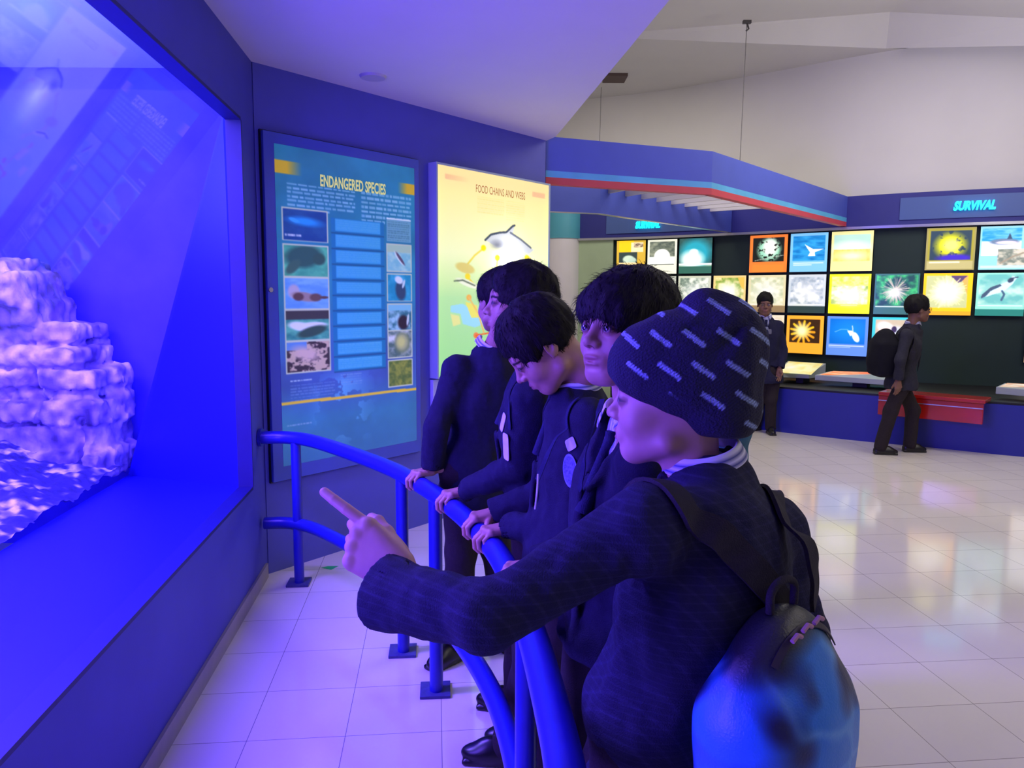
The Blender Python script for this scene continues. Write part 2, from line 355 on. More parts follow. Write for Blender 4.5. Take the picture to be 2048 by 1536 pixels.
# SURVIVAL signs on the fascia
M_neon = mat('cyan_neon', (20, 235, 235), 0.4, emit=(20, 235, 240), estr=1.6)
def wall_at(px, py, z):
    return at_z(px, py, z)
def frame_on_wall(pxc, z):
    """point on the display wall seen at pixel column pxc, with the wall direction there"""
    r = ray(pxc, 590); best = None
    for i in range(len(WPATH)-1):
        A = WPATH[i]; B = WPATH[i+1]; d = B-A; n = np.array([-d[1], d[0]]); t = n@A/(n@r[:2]); p = r[:2]*t
        u = np.dot(p-A, d)/np.dot(d, d)
        if -1e-6 <= u <= 1+1e-6: best = (p, d/np.linalg.norm(d), i+u)
    return best
for (x0, x1, t0, t1, lab) in ((1213, 1440, 1274, 1322, 'cyan neon SURVIVAL lettering on the left fascia, seen under the hanging canopy'),
                              (1790, 2120, 1893, 1976, 'cyan neon SURVIVAL lettering on the right fascia above the dark board')):
    pA, dA, ia = frame_on_wall(x0, 2.4); pB, dB, ib = frame_on_wall(x1, 2.4); pc, dc, _ = frame_on_wall(0.5*(t0+t1), 2.4)
    nn = np.array([dc[1], -dc[0]]); nn = nn if nn[1] < 0 else -nn
    sg = thing('survival_sign', lab, 'sign', (pc[0], pc[1], 2.42), None)
    dz_ = -.02 if x0 < 1300 else 0
    idx = np.linspace(ia, ib, 9); pth = np.array([WPATH[int(i)]+(WPATH[min(int(i)+1, len(WPATH)-1)]-WPATH[int(i)])*(i-int(i)) for i in idx])
    b = MB(sg.location); strip(b, pth, 2.305, 2.545, 0.012, 0.075); b.build('sign_plate', M_plate, sg)
    ta, _, _ = frame_on_wall(t0, 2.4); tb, _, _ = frame_on_wall(t1, 2.4); W_ = np.linalg.norm(tb-ta)
    og = ta+nn*0.105
    text_mesh('lettering', 'SURVIVAL', 0.125, M_neon, sg, (og[0], og[1], 2.385+dz_), (*(tb-ta), 0), extrude=0.012, shear=0.25, bold=0.006, width=W_)

# ---------------------------------------------------------------- plinth
PP = smoothpath([(1.62, 9.75), (1.85, 9.05), (2.63, 8.34), (3.45, 7.685), (4.065, 7.315), (4.68, 6.90), (5.8, 6.35), (7.6, 5.9)], 6)
pl = thing('display_plinth', 'long low royal blue plinth running under the lit picture wall', 'plinth', (3.45, 7.7, 0))
b = MB(pl.location); WP2 = WPATH[5:]; poly = [tuple(p) for p in PP]+[tuple(p+np.array([0, -.01])) for p in WP2[::-1]]
b.prism(poly, 0.0, 0.47); b.build('base', M_plinth, pl)
b = MB(pl.location); b.prism([tuple(p+np.array([.0, .012])) for p in PP]+[tuple(p+np.array([0, -.01])) for p in WP2[::-1]], 0.47, 0.49); b.build('top_board', M_black, pl)

# ---------------------------------------------------------------- curved safety railing
rail = thing('safety_railing', 'curved blue two-bar safety railing in front of the aquarium', 'railing', (-0.45, 2.93, 0))
ro = rail.location
TOPP = [(-1.235, 3.72, .745), (-1.10, 3.72, .745), (-.926, 3.60, .745), (-.552, 3.14, .745), (-.343, 2.80, .745), (-.147, 2.37, .745), (-.03, 2.0, .745), (.035, 1.60, .745), (.07, 1.26, .745), (.085, 1.0, .745), (.09, .6, .745)]
tp = smoothpath(TOPP, 6)
b = MB(ro); b.tube(tp, 0.032, 20); b.build('top_rail', M_railpaint, rail, smooth=True)
lp = smoothpath([(x, y, .31) for x, y, z in TOPP], 6)
b = MB(ro); b.tube(lp, 0.03, 20); b.build('lower_rail', M_railpaint, rail, smooth=True)
def rail_at(y, z=.745):
    ys = tp[:, 1]; i = np.argsort(ys); return np.array([np.interp(y, ys[i], tp[i, 0]), y, z])
for (x, y) in ((-1.182, 3.706), (-.455, 2.965), (-.288, 2.655), (.035, 1.60)):
    q = rail_at(y); b = MB(ro); b.tube([(q[0], y, 0.008), (q[0], y, .74)], 0.0245, 16); po = b.build('post', M_railpaint, rail, smooth=True)
    b = MB(ro); b.obox((q[0]-.055, y-.05, 0), (.11, .01, 0), (-.01, .11, 0), (0, 0, .012)); b.build('foot_plate', mat('dull_blue_steel', (62, 62, 120), 0.5, noise=0.15, nscale=60), po, bevel=.002)
b = MB(ro); b.tube([(-1.262+.015, 3.725, .745), (-1.262+.03, 3.725, .745)], .045, 20); b.build('wall_flange', M_railpaint, rail)

# green tape scrap on the floor
v = at_z(658, 1135, 0); b = MB(v); b.add([v+(-.04, -.005, .0012), v+(.02, -.035, .0012), v+(.045, .02, .0012), v+(-.01, .018, .0012),v+(-.04, -.005, .0002), v+(.02, -.035, .0002), v+(.045, .02, .0002), v+(-.01, .018, .0002)], [(0, 1, 2, 3),(7,6,5,4),(0,4,5,1),(1,5,6,2),(2,6,7,3),(3,7,4,0)])
o = b.build('tape_scrap', mat('green_tape', (40, 190, 110), 0.6)); o.location = v; tag(o, 'scrap of green tape stuck on the tiles near the panel wall', 'tape')
# ---------------------------------------------------------------- painting pictures into vertex colours of a fine grid
class Pic:
    def __init__(s, w, h, rgb, seed=0):
        s.w, s.h = w, h; s.a = np.ones((h, w, 3))*np.array(rgb, float); s.rng = np.random.RandomState(seed)
        s.U, s.V = np.meshgrid((np.arange(w)+.5)/w, (np.arange(h)+.5)/h)      # v runs downwards
    def noise(s, nu, nv, octv=3):
        out = 0; amp = 1; tot = 0
        for k in range(octv):
            gu, gv = nu*2**k+2, nv*2**k+2; g = s.rng.rand(gv, gu)
            x = s.U*(gu-1.001); y = s.V*(gv-1.001); i = x.astype(int); j = y.astype(int); fx = x-i; fy = y-j
            fx = fx*fx*(3-2*fx); fy = fy*fy*(3-2*fy)
            out = out+amp*((g[j, i]*(1-fx)+g[j, i+1]*fx)*(1-fy)+(g[j+1, i]*(1-fx)+g[j+1, i+1]*fx)*fy); tot += amp; amp *= .55
        return out/tot
    def put(s, m, rgb):
        m = np.clip(m, 0, 1)[..., None]; s.a = s.a*(1-m)+np.array(rgb, float)*m
    def rect(s, u0, v0, u1, v1, rgb, al=1.0): s.put(((s.U >= u0) & (s.U < u1) & (s.V >= v0) & (s.V < v1))*al, rgb)
    def inside(s, u0, v0, u1, v1): return (s.U >= u0) & (s.U < u1) & (s.V >= v0) & (s.V < v1)
    def ell(s, u, v, a, b, rgb, rot=0, soft=.15, al=1.0, clip=None):
        asp = s.h/s.w; c, n = math.cos(math.radians(rot)), math.sin(math.radians(rot))
        x = (s.U-u); y = (s.V-v)*asp; X = x*c+y*n; Y = -x*n+y*c
        d = np.sqrt((X/a)**2+(Y/b)**2); m = np.clip((1+soft-d)/(2*soft), 0, 1)*al
        if clip is not None: m = m*clip
        s.put(m, rgb)
    def poly(s, pts, rgb, al=1.0):
        ins = np.zeros((s.h, s.w), bool); n = len(pts)
        for i in range(n):
            (x0, y0), (x1, y1) = pts[i], pts[(i+1) % n]
            if y0 == y1: continue
            c = ((y0 > s.V) != (y1 > s.V)) & (s.U < (x1-x0)*(s.V-y0)/(y1-y0)+x0); ins ^= c
        s.put(ins*al, rgb)
    def line(s, pts, wd, rgb, al=1.0):
        asp = s.h/s.w; D = np.full((s.h, s.w), 9.)
        for (x0, y0), (x1, y1) in zip(pts[:-1], pts[1:]):
            dx, dy = x1-x0, (y1-y0)*asp; X = s.U-x0; Y = (s.V-y0)*asp
            t = np.clip((X*dx+Y*dy)/(dx*dx+dy*dy+1e-9), 0, 1); D = np.minimum(D, np.hypot(X-t*dx, Y-t*dy))
        s.put(np.clip((wd-D)/(wd*.4)+.5, 0, 1)*al, rgb)
    def mottled(s, u0, v0, u1, v1, c0, c1, nu=6, nv=6, thr=None, octv=4):
        n = s.noise(int(nu/(u1-u0)), int(nv/(v1-v0)), octv)
        t = np.clip((n-.3)/.4, 0, 1) if thr is None else np.clip((n-thr)*14+.5, 0, 1)
        m = s.inside(u0, v0, u1, v1); col = np.array(c0)*(1-t[..., None])+np.array(c1)*t[..., None]
        s.a[m] = col[m]
    def textrows(s, u0, v0, u1, v1, rows, rgb, al=.8, fill=.55, last=1.0):
        hgt = (v1-v0)/rows
        for r in range(rows):
            u = u0; end = u1 if r < rows-1 else u0+(u1-u0)*last
            while u < end-.01:
                w = (u1-u0)*(.04+.10*s.rng.rand()); w = min(w, end-u)
                s.rect(u, v0+r*hgt+hgt*.2, u+w, v0+r*hgt+hgt*(.2+fill), rgb, al*(.75+.25*s.rng.rand())); u += w+(u1-u0)*.018
def lightface(name, pic, O, Ux, Vz, m, parent):
    """picture grid: O is its top-left corner, Ux its full width vector, Vz its full height vector (downwards)"""
    w, h = pic.w, pic.h; O = np.array(O, float)-(np.array(parent.location) if parent is not None else 0)
    gu = np.linspace(0, 1, w+1); gv = np.linspace(0, 1, h+1); GU, GV = np.meshgrid(gu, gv)
    co = (O+GU[..., None]*np.array(Ux)+GV[..., None]*np.array(Vz)).reshape(-1, 3)
    i, j = np.meshgrid(np.arange(w), np.arange(h)); a = j*(w+1)+i
    F = np.stack([a, a+w+1, a+w+2, a+1], -1).reshape(-1, 4)
    me = bpy.data.meshes.new(name); me.vertices.add(len(co)); me.vertices.foreach_set('co', co.ravel())
    me.loops.add(F.size); me.loops.foreach_set('vertex_index', F.ravel().astype(np.int32)); me.polygons.add(len(F))
    me.polygons.foreach_set('loop_start', np.arange(0, F.size, 4, dtype=np.int32)); me.update()
    at = me.color_attributes.new('Col', 'FLOAT_COLOR', 'POINT')
    A = np.pad(pic.a, ((0, 1), (0, 1), (0, 0)), 'edge'); B = (A+np.roll(A, 1, 0)+np.roll(A, 1, 1)+np.roll(np.roll(A, 1, 0), 1, 1))/4
    B[0] = A[0]; B[:, 0] = A[:, 0]
    rgba = np.ones((len(co), 4), np.float32); rgba[:, :3] = s2l(np.clip(B, 0, 255)).reshape(-1, 3); at.data.foreach_set('color', rgba.ravel())
    return link(name, me, m, parent)

M_pic = mat('backlit_film', attr=True, rough=0.25, estr=.82)
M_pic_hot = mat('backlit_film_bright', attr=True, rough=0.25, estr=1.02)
M_pic_dim = mat('backlit_film_dim', attr=True, rough=0.22, estr=0.42)

# pictures of the display wall; soft white centres paint in the lamp hot spots ------------------------------------------------
def P_base(bg, seed): return Pic(84, 84, bg, seed)
def pc_bear_small():
    p = P_base((215, 175, 60), 1); p.rect(.08, 0, .6, .36, (250, 205, 25)); p.rect(.5, .06, .92, .34, (245, 225, 180)); p.mottled(.6, .08, .92, .2, (90, 70, 60), (235, 215, 180))
    p.rect(.08, .34, .72, .78, (50, 66, 66)); p.ell(.42, .56, .2, .12, (205, 225, 200)); p.ell(.55, .6, .14, .1, (190, 215, 195)); p.rect(.08, .66, .72, .92, (248, 222, 160)); p.rect(.08, .95, .9, .985, (220, 195, 140)); return p
def pc_bear_white():
    p = P_base((226, 226, 205), 2); p.mottled(.07, .06, .93, .5, (74, 84, 76), (140, 145, 125)); p.ell(.5, .48, .26, .2, (255, 255, 250), soft=.1); p.rect(.07, .5, .93, .72, (225, 232, 222)); p.ell(.5, .5, .25, .2, (255, 255, 250)); p.line([(.1, .73), (.9, .73)], .012, (80, 84, 80)); return p
def pc_ice():
    p = P_base((150, 185, 160), 3); p.mottled(0, 0, 1, .75, (40, 80, 78), (60, 100, 95)); p.ell(.5, .42, .45, .38, (40, 170, 190), soft=.3); p.ell(.4, .6, .35, .25, (235, 255, 245), soft=.3); p.ell(.45, .4, .14, .1, (230, 255, 255)); p.rect(0, .72, 1, .76, (250, 255, 250)); p.rect(0, .8, 1, 1, (50, 105, 90)); return p
def pc_anemone_white():
    p = P_base((255, 130, 50), 4); p.rect(.08, .07, .92, .72, (22, 26, 22)); m = p.noise(14, 14, 3); c = p.inside(.08, .07, .92, .72)
    p.ell(.52, .4, .3, .3, (160, 225, 185), soft=.2, clip=c*(m > .42)); p.ell(.55, .33, .18, .22, (250, 255, 235), soft=.3, clip=c*(m > .36)); p.line([(.15, .68), (.9, .55)], .008, (180, 190, 170)); p.rect(.08, .8, .92, 1, (255, 150, 50), .4); return p
def pc_gull():
    p = P_base((130, 200, 235), 5); p.mottled(.07, .07, .93, .72, (20, 120, 190), (50, 165, 225), 4, 12); p.poly([(.38, .28), (.62, .42), (.9, .42), (.66, .5), (.68, .6), (.48, .6), (.54, .5)], (250, 255, 255)); p.rect(.1, .76, .9, .79, (225, 245, 255)); p.rect(.1, .81, .6, .83, (225, 245, 255)); return p
def pc_beach():
    p = P_base((240, 230, 150), 6); p.rect(.06, .08, .94, .45, (175, 215, 195)); p.ell(.5, .42, .4, .14, (235, 250, 225), soft=.6); p.rect(.06, .45, .94, .75, (245, 215, 110)); n = p.noise(16, 8); p.put((n > .52)*p.inside(.06, .45, .94, .75)*.5, (225, 185, 80)); p.ell(.5, .62, .3, .1, (255, 250, 190), soft=.6); return p
def pc_yellow_reef():
    p = P_base((160, 150, 90), 7); p.rect(.03, .02, .97, .98, (168, 158, 60)); p.rect(.08, .07, .92, .76, (52, 70, 84)); n = p.noise(9, 9); c = p.inside(.08, .07, .92, .76)
    p.ell(.5, .42, .3, .28, (215, 215, 40), soft=.3, clip=c*(n > .38)); p.ell(.52, .42, .16, .15, (245, 240, 120), soft=.4, clip=c); p.ell(.6, .72, .35, .09, (70, 50, 190), soft=.3, clip=c); p.rect(.03, .78, .97, .98, (190, 180, 120)); p.rect(.08, .8, .7, .83, (240, 235, 200)); return p
def pc_orca():
    p = P_base((150, 215, 225), 8); p.mottled(.04, .05, .85, .35, (40, 150, 200), (120, 200, 225), 4, 8); p.rect(.04, .35, .85, .68, (235, 245, 250)); p.ell(.5, .36, .3, .07, (110, 130, 160)); p.ell(.55, .38, .22, .04, (230, 215, 225)); p.poly([(.55, .3), (.6, .16), (.66, .3)], (60, 80, 110)); p.mottled(.38, .52, .95, .9, (120, 130, 120), (215, 210, 190)); p.line([(.45, .85), (.7, .7), (.9, .62)], .02, (160, 150, 130)); p.rect(.04, .9, .95, .97, (200, 235, 235)); return p
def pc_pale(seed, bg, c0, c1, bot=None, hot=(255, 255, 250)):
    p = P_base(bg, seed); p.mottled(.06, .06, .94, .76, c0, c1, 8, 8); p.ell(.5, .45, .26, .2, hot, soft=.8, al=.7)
    if bot: p.rect(0, .82, 1, 1, bot)
    p.rect(.06, .77, .94, .785, (250, 250, 240)); p.rect(.06, .795, .7, .81, (240, 240, 225)); return p
def pc_flower():
    p = pc_pale(11, (235, 205, 130), (130, 160, 60), (245, 225, 160), (170, 140, 90)); p.ell(.45, .45, .22, .2, (255, 255, 225), soft=.6); p.poly([(.75, .05), (.95, .05), (.95, .4), (.85, .3)], (250, 190, 80)); return p
def pc_coral_yellow():
    p = P_base((228, 240, 20), 12); p.mottled(.06, .06, .94, .76, (140, 165, 70), (240, 245, 190), 10, 10); p.mottled(.06, .06, .94, .3, (190, 215, 70), (235, 245, 150), 8, 3); p.ell(.5, .55, .34, .2, (255, 255, 240), soft=.7, al=.9); p.rect(.3, .79, .7, .8, (250, 255, 200)); return p
def pc_urchin():
    p = P_base((60, 110, 95), 13); p.mottled(.04, .04, .96, .78, (36, 76, 64), (70, 200, 110), 5, 5); R = p.rng
    for k in range(80):
        a = R.rand()*6.283; r = .24+.12*R.rand(); p.line([(.47, .4), (.47+r*math.cos(a), .4+r*math.sin(a))], .006, (215, 165+R.randint(60), 175), .7)
    p.ell(.47, .48, .13, .10, (255, 250, 240), soft=.9); p.rect(.04, .8, .96, .82, (220, 240, 225)); return p
def pc_sunburst():
    p = P_base((250, 190, 30), 14); p.rect(.06, .06, .9, .82, (190, 195, 140)); p.poly([(.75, .06), (.9, .06), (.9, .5)], (235, 170, 90)); p.poly([(.55, .06), (.9, .06), (.72, .25)], (90, 70, 110)); R = p.rng
    for k in range(110):
        a = R.rand()*6.283; r = .28+.13*R.rand(); p.line([(.5, .45), (.5+r*math.cos(a), .45+r*math.sin(a))], .008, (250, 250, 170), .9)
    p.ell(.5, .45, .24, .23, (255, 255, 220), soft=.5); p.rect(0, .9, 1, 1, (235, 160, 40)); return p
def pc_penguin():
    p = P_base((150, 225, 205), 15); p.mottled(.05, .03, .96, .73, (110, 190, 185), (200, 240, 220), 3, 3)
    p.poly([(.12, .52), (.3, .35), (.5, .26), (.62, .2), (.72, .08), (.82, .1), (.72, .28), (.55, .44), (.35, .5), (.2, .56)], (215, 240, 245)); p.poly([(.12, .5), (.3, .33), (.48, .26), (.52, .3), (.3, .42), (.2, .55), (.1, .6)], (70, 90, 115)); p.ell(.69, .17, .07, .05, (60, 75, 100), -40); p.line([(.74, .12), (.83, .1)], .012, (60, 75, 100)); p.line([(.53, .42), (.58, .5), (.53, .63)], .022, (70, 100, 130)); p.rect(.05, .75, .96, .77, (220, 250, 240)); p.rect(0, .85, 1, 1, (45, 130, 120)); return p
def pc_starfish():
    p = P_base((255, 175, 50), 16); p.rect(.08, .09, .9, .72, (58, 34, 14)); R = p.rng
    for k in range(13):
        a = k*.483; r = .3+.05*R.rand(); x, y = .45+r*math.cos(a), .43+r*.9*math.sin(a); p.line([(.45, .42), (min(x, .86), min(y, .7))], .03, (250, 165+R.randint(40), 30), .95)
    p.ell(.42, .4, .17, .16, (255, 250, 190), soft=.6); return p
def pc_bluefish():
    p = P_base((100, 145, 225), 17); p.rect(.07, .06, .93, .7, (10, 110, 205)); p.ell(.55, .35, .4, .25, (20, 135, 225), soft=.6, clip=p.inside(.07, .06, .93, .7)); p.line([(.2, .4), (.35, .33), (.5, .33), (.6, .4)], .008, (110, 190, 240)); p.ell(.71, .52, .14, .075, (235, 245, 245), 62, soft=.1); p.poly([(.5, .36), (.62, .36), (.66, .44), (.58, .5)], (235, 245, 245)); p.line([(.64, .38), (.62, .24)], .012, (200, 225, 240)); p.rect(.06, .74, .92, .76, (215, 230, 255)); p.rect(.06, .78, .6, .8, (200, 220, 255)); return p
def pc_shells():
    p = P_base((60, 205, 205), 18); p.rect(.07, .06, .93, .78, (205, 190, 150)); p.ell(.3, .25, .2, .14, (245, 225, 205), 20); p.ell(.55, .45, .2, .22, (225, 235, 240), soft=.3); p.ell(.2, .6, .16, .2, (50, 60, 58), soft=.3); p.ell(.5, .3, .06, .08, (60, 50, 60)); return p
PICS = {(0, 0): (pc_bear_small, 'polar bear on yellow'), (0, 1): (pc_bear_white, 'white bear on snow in a pale border'), (0, 2): (pc_ice, 'turquoise ice scene'),
        (0, 4): (pc_anemone_white, 'white sea creature on black in an orange border'), (0, 5): (pc_gull, 'white bird over blue water'), (0, 6): (pc_beach, 'pale yellow shore under a pale sky'),
        (0, 8): (pc_yellow_reef, 'yellow reef shape in an olive border'), (0, 9): (pc_orca, 'dark whale with a small inset photo'),
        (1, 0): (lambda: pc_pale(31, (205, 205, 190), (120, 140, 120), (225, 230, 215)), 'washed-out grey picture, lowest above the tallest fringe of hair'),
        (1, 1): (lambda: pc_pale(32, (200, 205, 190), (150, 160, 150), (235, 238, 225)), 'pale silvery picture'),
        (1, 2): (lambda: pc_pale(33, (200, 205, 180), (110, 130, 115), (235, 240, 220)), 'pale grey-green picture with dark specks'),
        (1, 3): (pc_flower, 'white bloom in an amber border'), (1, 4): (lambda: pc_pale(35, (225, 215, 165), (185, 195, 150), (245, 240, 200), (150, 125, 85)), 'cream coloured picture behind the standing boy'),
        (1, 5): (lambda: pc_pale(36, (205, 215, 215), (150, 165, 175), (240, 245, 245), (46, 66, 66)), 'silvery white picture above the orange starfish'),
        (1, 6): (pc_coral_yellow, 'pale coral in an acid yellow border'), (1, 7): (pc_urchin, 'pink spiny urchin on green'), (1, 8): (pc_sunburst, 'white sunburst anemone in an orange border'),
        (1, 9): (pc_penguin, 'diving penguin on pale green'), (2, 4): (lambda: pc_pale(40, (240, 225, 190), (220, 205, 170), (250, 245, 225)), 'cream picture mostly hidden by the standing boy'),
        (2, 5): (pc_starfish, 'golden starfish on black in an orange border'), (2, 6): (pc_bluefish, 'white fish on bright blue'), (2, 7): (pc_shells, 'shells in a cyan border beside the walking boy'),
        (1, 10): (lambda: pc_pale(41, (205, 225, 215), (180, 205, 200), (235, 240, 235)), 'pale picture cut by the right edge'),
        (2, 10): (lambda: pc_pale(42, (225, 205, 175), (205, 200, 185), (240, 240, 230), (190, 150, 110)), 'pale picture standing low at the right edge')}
COLPX = [1232, 1294, 1357, 1427, 1497, 1577, 1657, 1746, 1842, 1947, 2052, 2175]
for (r, c), (fn, what) in sorted(PICS.items()):
    pa, _, _ = frame_on_wall(COLPX[c], 2.2); pb, _, _ = frame_on_wall(COLPX[c+1], 2.2)
    d = pb-pa; L = np.linalg.norm(d); d /= L; n = np.array([d[1], -d[0]]); n = n if n[1] < 0 else -n
    zt = 2.205-.492*r; g = .018; hh = .458; wd_ = L-2*g
    lb = thing('picture_lightbox', 'glowing lightbox showing '+what, 'lightbox', (*(pa+d*L/2), zt-hh), 'lightboxes on the dark display wall')
    O = np.array([*(pa+d*g+n*.06), zt])
    b = MB(lb.location); b.obox((*(pa+d*g+n*-.04), zt-hh), (*(d*wd_), 0), (*(n*.095), 0), (0, 0, hh)); b.build('casing', M_black, lb)
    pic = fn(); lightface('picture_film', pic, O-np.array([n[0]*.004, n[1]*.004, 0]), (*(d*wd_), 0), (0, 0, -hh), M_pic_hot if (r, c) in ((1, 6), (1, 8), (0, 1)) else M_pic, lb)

# slanted lightbox tables on the plinth, and the red bench
def table_box(lab, fl_, fr_, bl_, br_, z0, zf, zb, pic, grp='slanted picture tables on the plinth'):
    t = thing('picture_table', lab, 'display table', (*((np.array(fl_)+np.array(br_))/2), z0), grp)
    b = MB(t.location); b.add([(*fl_, z0), (*fr_, z0), (*br_, z0), (*bl_, z0), (*fl_, zf), (*fr_, zf), (*br_, zb), (*bl_, zb)], [(0,3,2,1), (4,5,6,7), (0,1,5,4), (1,2,6,5), (2,3,7,6), (3,0,4,7)])
    b.build('white_case', mat('white_laminate', (168, 176, 180), 0.4), t, bevel=.003)
    fl3, fr3, bl3, br3 = (np.array([*q, z]) for q, z in ((fl_, zf), (fr_, zf), (bl_, zb), (br_, zb))); e = .05
    q = lambda u, v: (fl3*(1-u)+fr3*u)*(1-v)+(bl3*(1-u)+br3*u)*v
    O = q(e, 1-e)+(0, 0, .004); lightface('picture_top', pic, O, q(1-e, 1-e)-q(e, 1-e), q(e, e)-q(e, 1-e), M_pic_dim, t)
    b = MB(t.location); b.obox((*((fl3+fr3)/2+(br3-fr3)*.3)[:2], 0.4905), (*((fr3-fl3)*.2)[:2], 0), (*((br3-fr3)*.4)[:2], 0), (0, 0, z0-0.4905+.01)); b.build('bracket', M_black, t)
def q2(px, py, z): return at_z(px, py, z)[:2]
p = Pic(60, 60, (235, 230, 130), 50); p.mottled(.0, .0, 1, 1, (235, 215, 120), (235, 240, 190), 3, 3); p.ell(.25, .5, .2, .2, (255, 255, 240), soft=.9)
table_box('slanted lightbox table with a yellow picture, beside the standing boy', q2(1547, 746, .60), q2(1618, 749, .60), q2(1576, 722, .70), q2(1652, 727, .70), .555, .60, .70, p)
p = Pic(60, 60, (235, 120, 80), 51); p.mottled(0, 0, .75, 1, (240, 110, 70), (250, 190, 150), 4, 4); p.rect(.75, 0, 1, 1, (130, 125, 130))
table_box('slanted lightbox table with a red-orange picture, beside the walking boy', q2(1630, 750, .60), q2(1775, 760, .60), q2(1662, 742, .64), q2(1790, 746, .64), .545, .60, .64, p)
p = Pic(60, 60, (205, 190, 165), 52); p.mottled(0, 0, 1, 1, (215, 150, 110), (225, 220, 200), 4, 4)
table_box('slanted lightbox table with a pale brown picture at the right edge', q2(1992, 774, .60), q2(2110, 784, .60), q2(2010, 766, .635), q2(2125, 772, .635), .535, .60, .635, p)
A = at_z(1757, 781, .525); B = at_z(1971, 798, .525)
A = A*np.array([.985, .985, 1]); B = B*np.array([.985, .985, 1])
bn = thing('red_bench', 'glossy red bench fixed to the front of the blue plinth', 'bench', (*((A+B)/2)[:2], .38)); M_bench = mat('red_laminate', (175, 32, 26), 0.18, noise=.1, nscale=5, coat=.5)
nb = np.array([(B-A)[1], -(B-A)[0]]); nb /= np.linalg.norm(nb); nb = nb if nb[1] < 0 else -nb
# seat slab slightly proud of a recessed body
b = MB(bn.location); dA = (B-A)[:2]; b.obox((*(A[:2]), .492), (*dA, 0), (*(-nb*.30), 0), (0, 0, .035)); b.build('seat', M_bench, bn, bevel=.006)
b = MB(bn.location); b.obox((*(A[:2]-nb*.015), .30), (*dA*.985, 0), (*(-nb*.045), 0), (0, 0, .19)); b.build('body', M_bench, bn, bevel=.004)
b = MB(bn.location); b.obox((*(A[:2]-nb*.009), .44), (*dA*.985, 0), (*(-nb*.01), 0), (0, 0, .008)); b.build('steel_line', M_steel, bn)

# ---------------------------------------------------------------- the two large panels on the panel wall
def wpt(s, z, d=0.0): q = WA+wt*s+wn*d; return np.array([q[0], q[1], z])
def s_of(px): r = ray(px, 600); n = np.array([-wt[1], wt[0]]); t = n@WA/(n@r[:2]); return float((r[:2]*t-WA)@wt)
M_frame = mat('blue_panel_frame', (72, 92, 185), 0.35, noise=0.03, nscale=5)
s0, s1 = s_of(529), s_of(833); zt_, zb_ = 2.245, 0.485
en = thing('endangered_species_panel', 'tall teal lit panel headed ENDANGERED SPECIES with photo columns, nearest the aquarium', 'information panel', wpt((s0+s1)/2, zb_))
b = MB(en.location); b.obox(wpt(s0, zb_, .001), (*(wt*(s1-s0)), 0), (*(wn*.03), 0), (0, 0, zt_-zb_)); b.build('frame', M_frame, en, bevel=.003)
b = MB(en.location); b.obox(wpt(s0-.006, zb_-.006, .0005), (*(wt*(s1-s0+.012)), 0), (*(wn*.012), 0), (0, 0, zt_-zb_+.012)); b.build('shadow_gap', M_black, en)
b = MB(en.location); c_ = wpt(s0+.012, 1.47, .031); b.tube([c_, c_+np.array([*wn*.012, 0])], .012, 12); b.build('lock', M_steel, en)
p = Pic(240, 430, (45, 135, 165), 60)
g = p.V[..., None]; n_ = p.noise(4, 7, 4)[..., None]
top, mid, low = np.array([42, 128, 165.]), np.array([62, 92, 172.]), np.array([52, 118, 165.])
p.a = np.where(g < .45, top, top+(mid-top)*np.clip((g-.45)/.25, 0, 1)); p.a = np.where(g > .74, mid+(low-mid)*np.clip((g-.74)/.12, 0, 1), p.a); p.a = p.a*(.86+.28*n_)
# seaweed texture at the foot
m = p.noise(9, 20, 4); w_ = np.clip(1-np.abs(p.U-.42)/.25, 0, 1)*np.clip((p.V-.7)/.05, 0, 1)*np.clip((1.0-p.V)/.1, 0, 1); p.put((m > .52)*w_*.75, (95, 175, 225)); p.put(np.clip((p.V-.88)/.1, 0, 1)*.5, (46, 95, 150))
for u0, u1, f in ((0, .17, 1), (.86, 1, -1)):
    v0 = .047 if f > 0 else .058; t = (p.U-u0)/(u1-u0); t = 1-t if f > 0 else t; p.put(p.inside(u0, v0, u1, v0+.038)*np.clip(t*1.8, 0, 1), (215, 180, 50))
p.textrows(.07, .108, .53, .196, 7, (150, 205, 225), .75, .55, .6); p.textrows(.575, .105, .97, .212, 7, (150, 205, 225), .75, .55, .45)
def photo(u0, v0, u1, v1, fn, bd=(190, 205, 185)):
    p.rect(u0-.008, v0-.004, u1+.008, v1+.004, bd); fn(u0, v0, u1, v1)
def E_(u0, v0, u1, v1, u, v, a, b, c, rot=0, soft=.2): p.ell(u0+(u1-u0)*u, v0+(v1-v0)*v, a*(u1-u0), b*(u1-u0), c, rot, soft, clip=p.inside(u0, v0, u1, v1))
def f_whale(*q): p.mottled(*q, (25, 70, 140), (35, 85, 150), 3, 3); E_(*q, .5, .38, .36, .08, (40, 150, 225), 3, .5); E_(*q, .25, .36, .12, .04, (60, 165, 230), 15); p.textrows(q[0]+.01, q[3]-.02, q[0]+.12, q[3]-.008, 1, (225, 235, 240))
def f_seal(*q): p.mottled(*q, (60, 150, 130), (90, 195, 160), 3, 3); E_(*q, .45, .35, .42, .22, (48, 92, 92), -8); E_(*q, .8, .42, .15, .12, (50, 88, 85)); E_(*q, .2, .7, .1, .2, (60, 100, 95), 50)
def f_otter(*q): p.mottled(*q, (90, 150, 220), (120, 180, 235), 3, 5); E_(*q, .2, .45, .13, .14, (175, 170, 195)); E_(*q, .45, .62, .3, .09, (150, 130, 140), 8); E_(*q, .3, .62, .12, .08, (92, 66, 78)); E_(*q, .7, .64, .14, .08, (100, 76, 84)); E_(*q, .9, .64, .1, .03, (90, 70, 80))
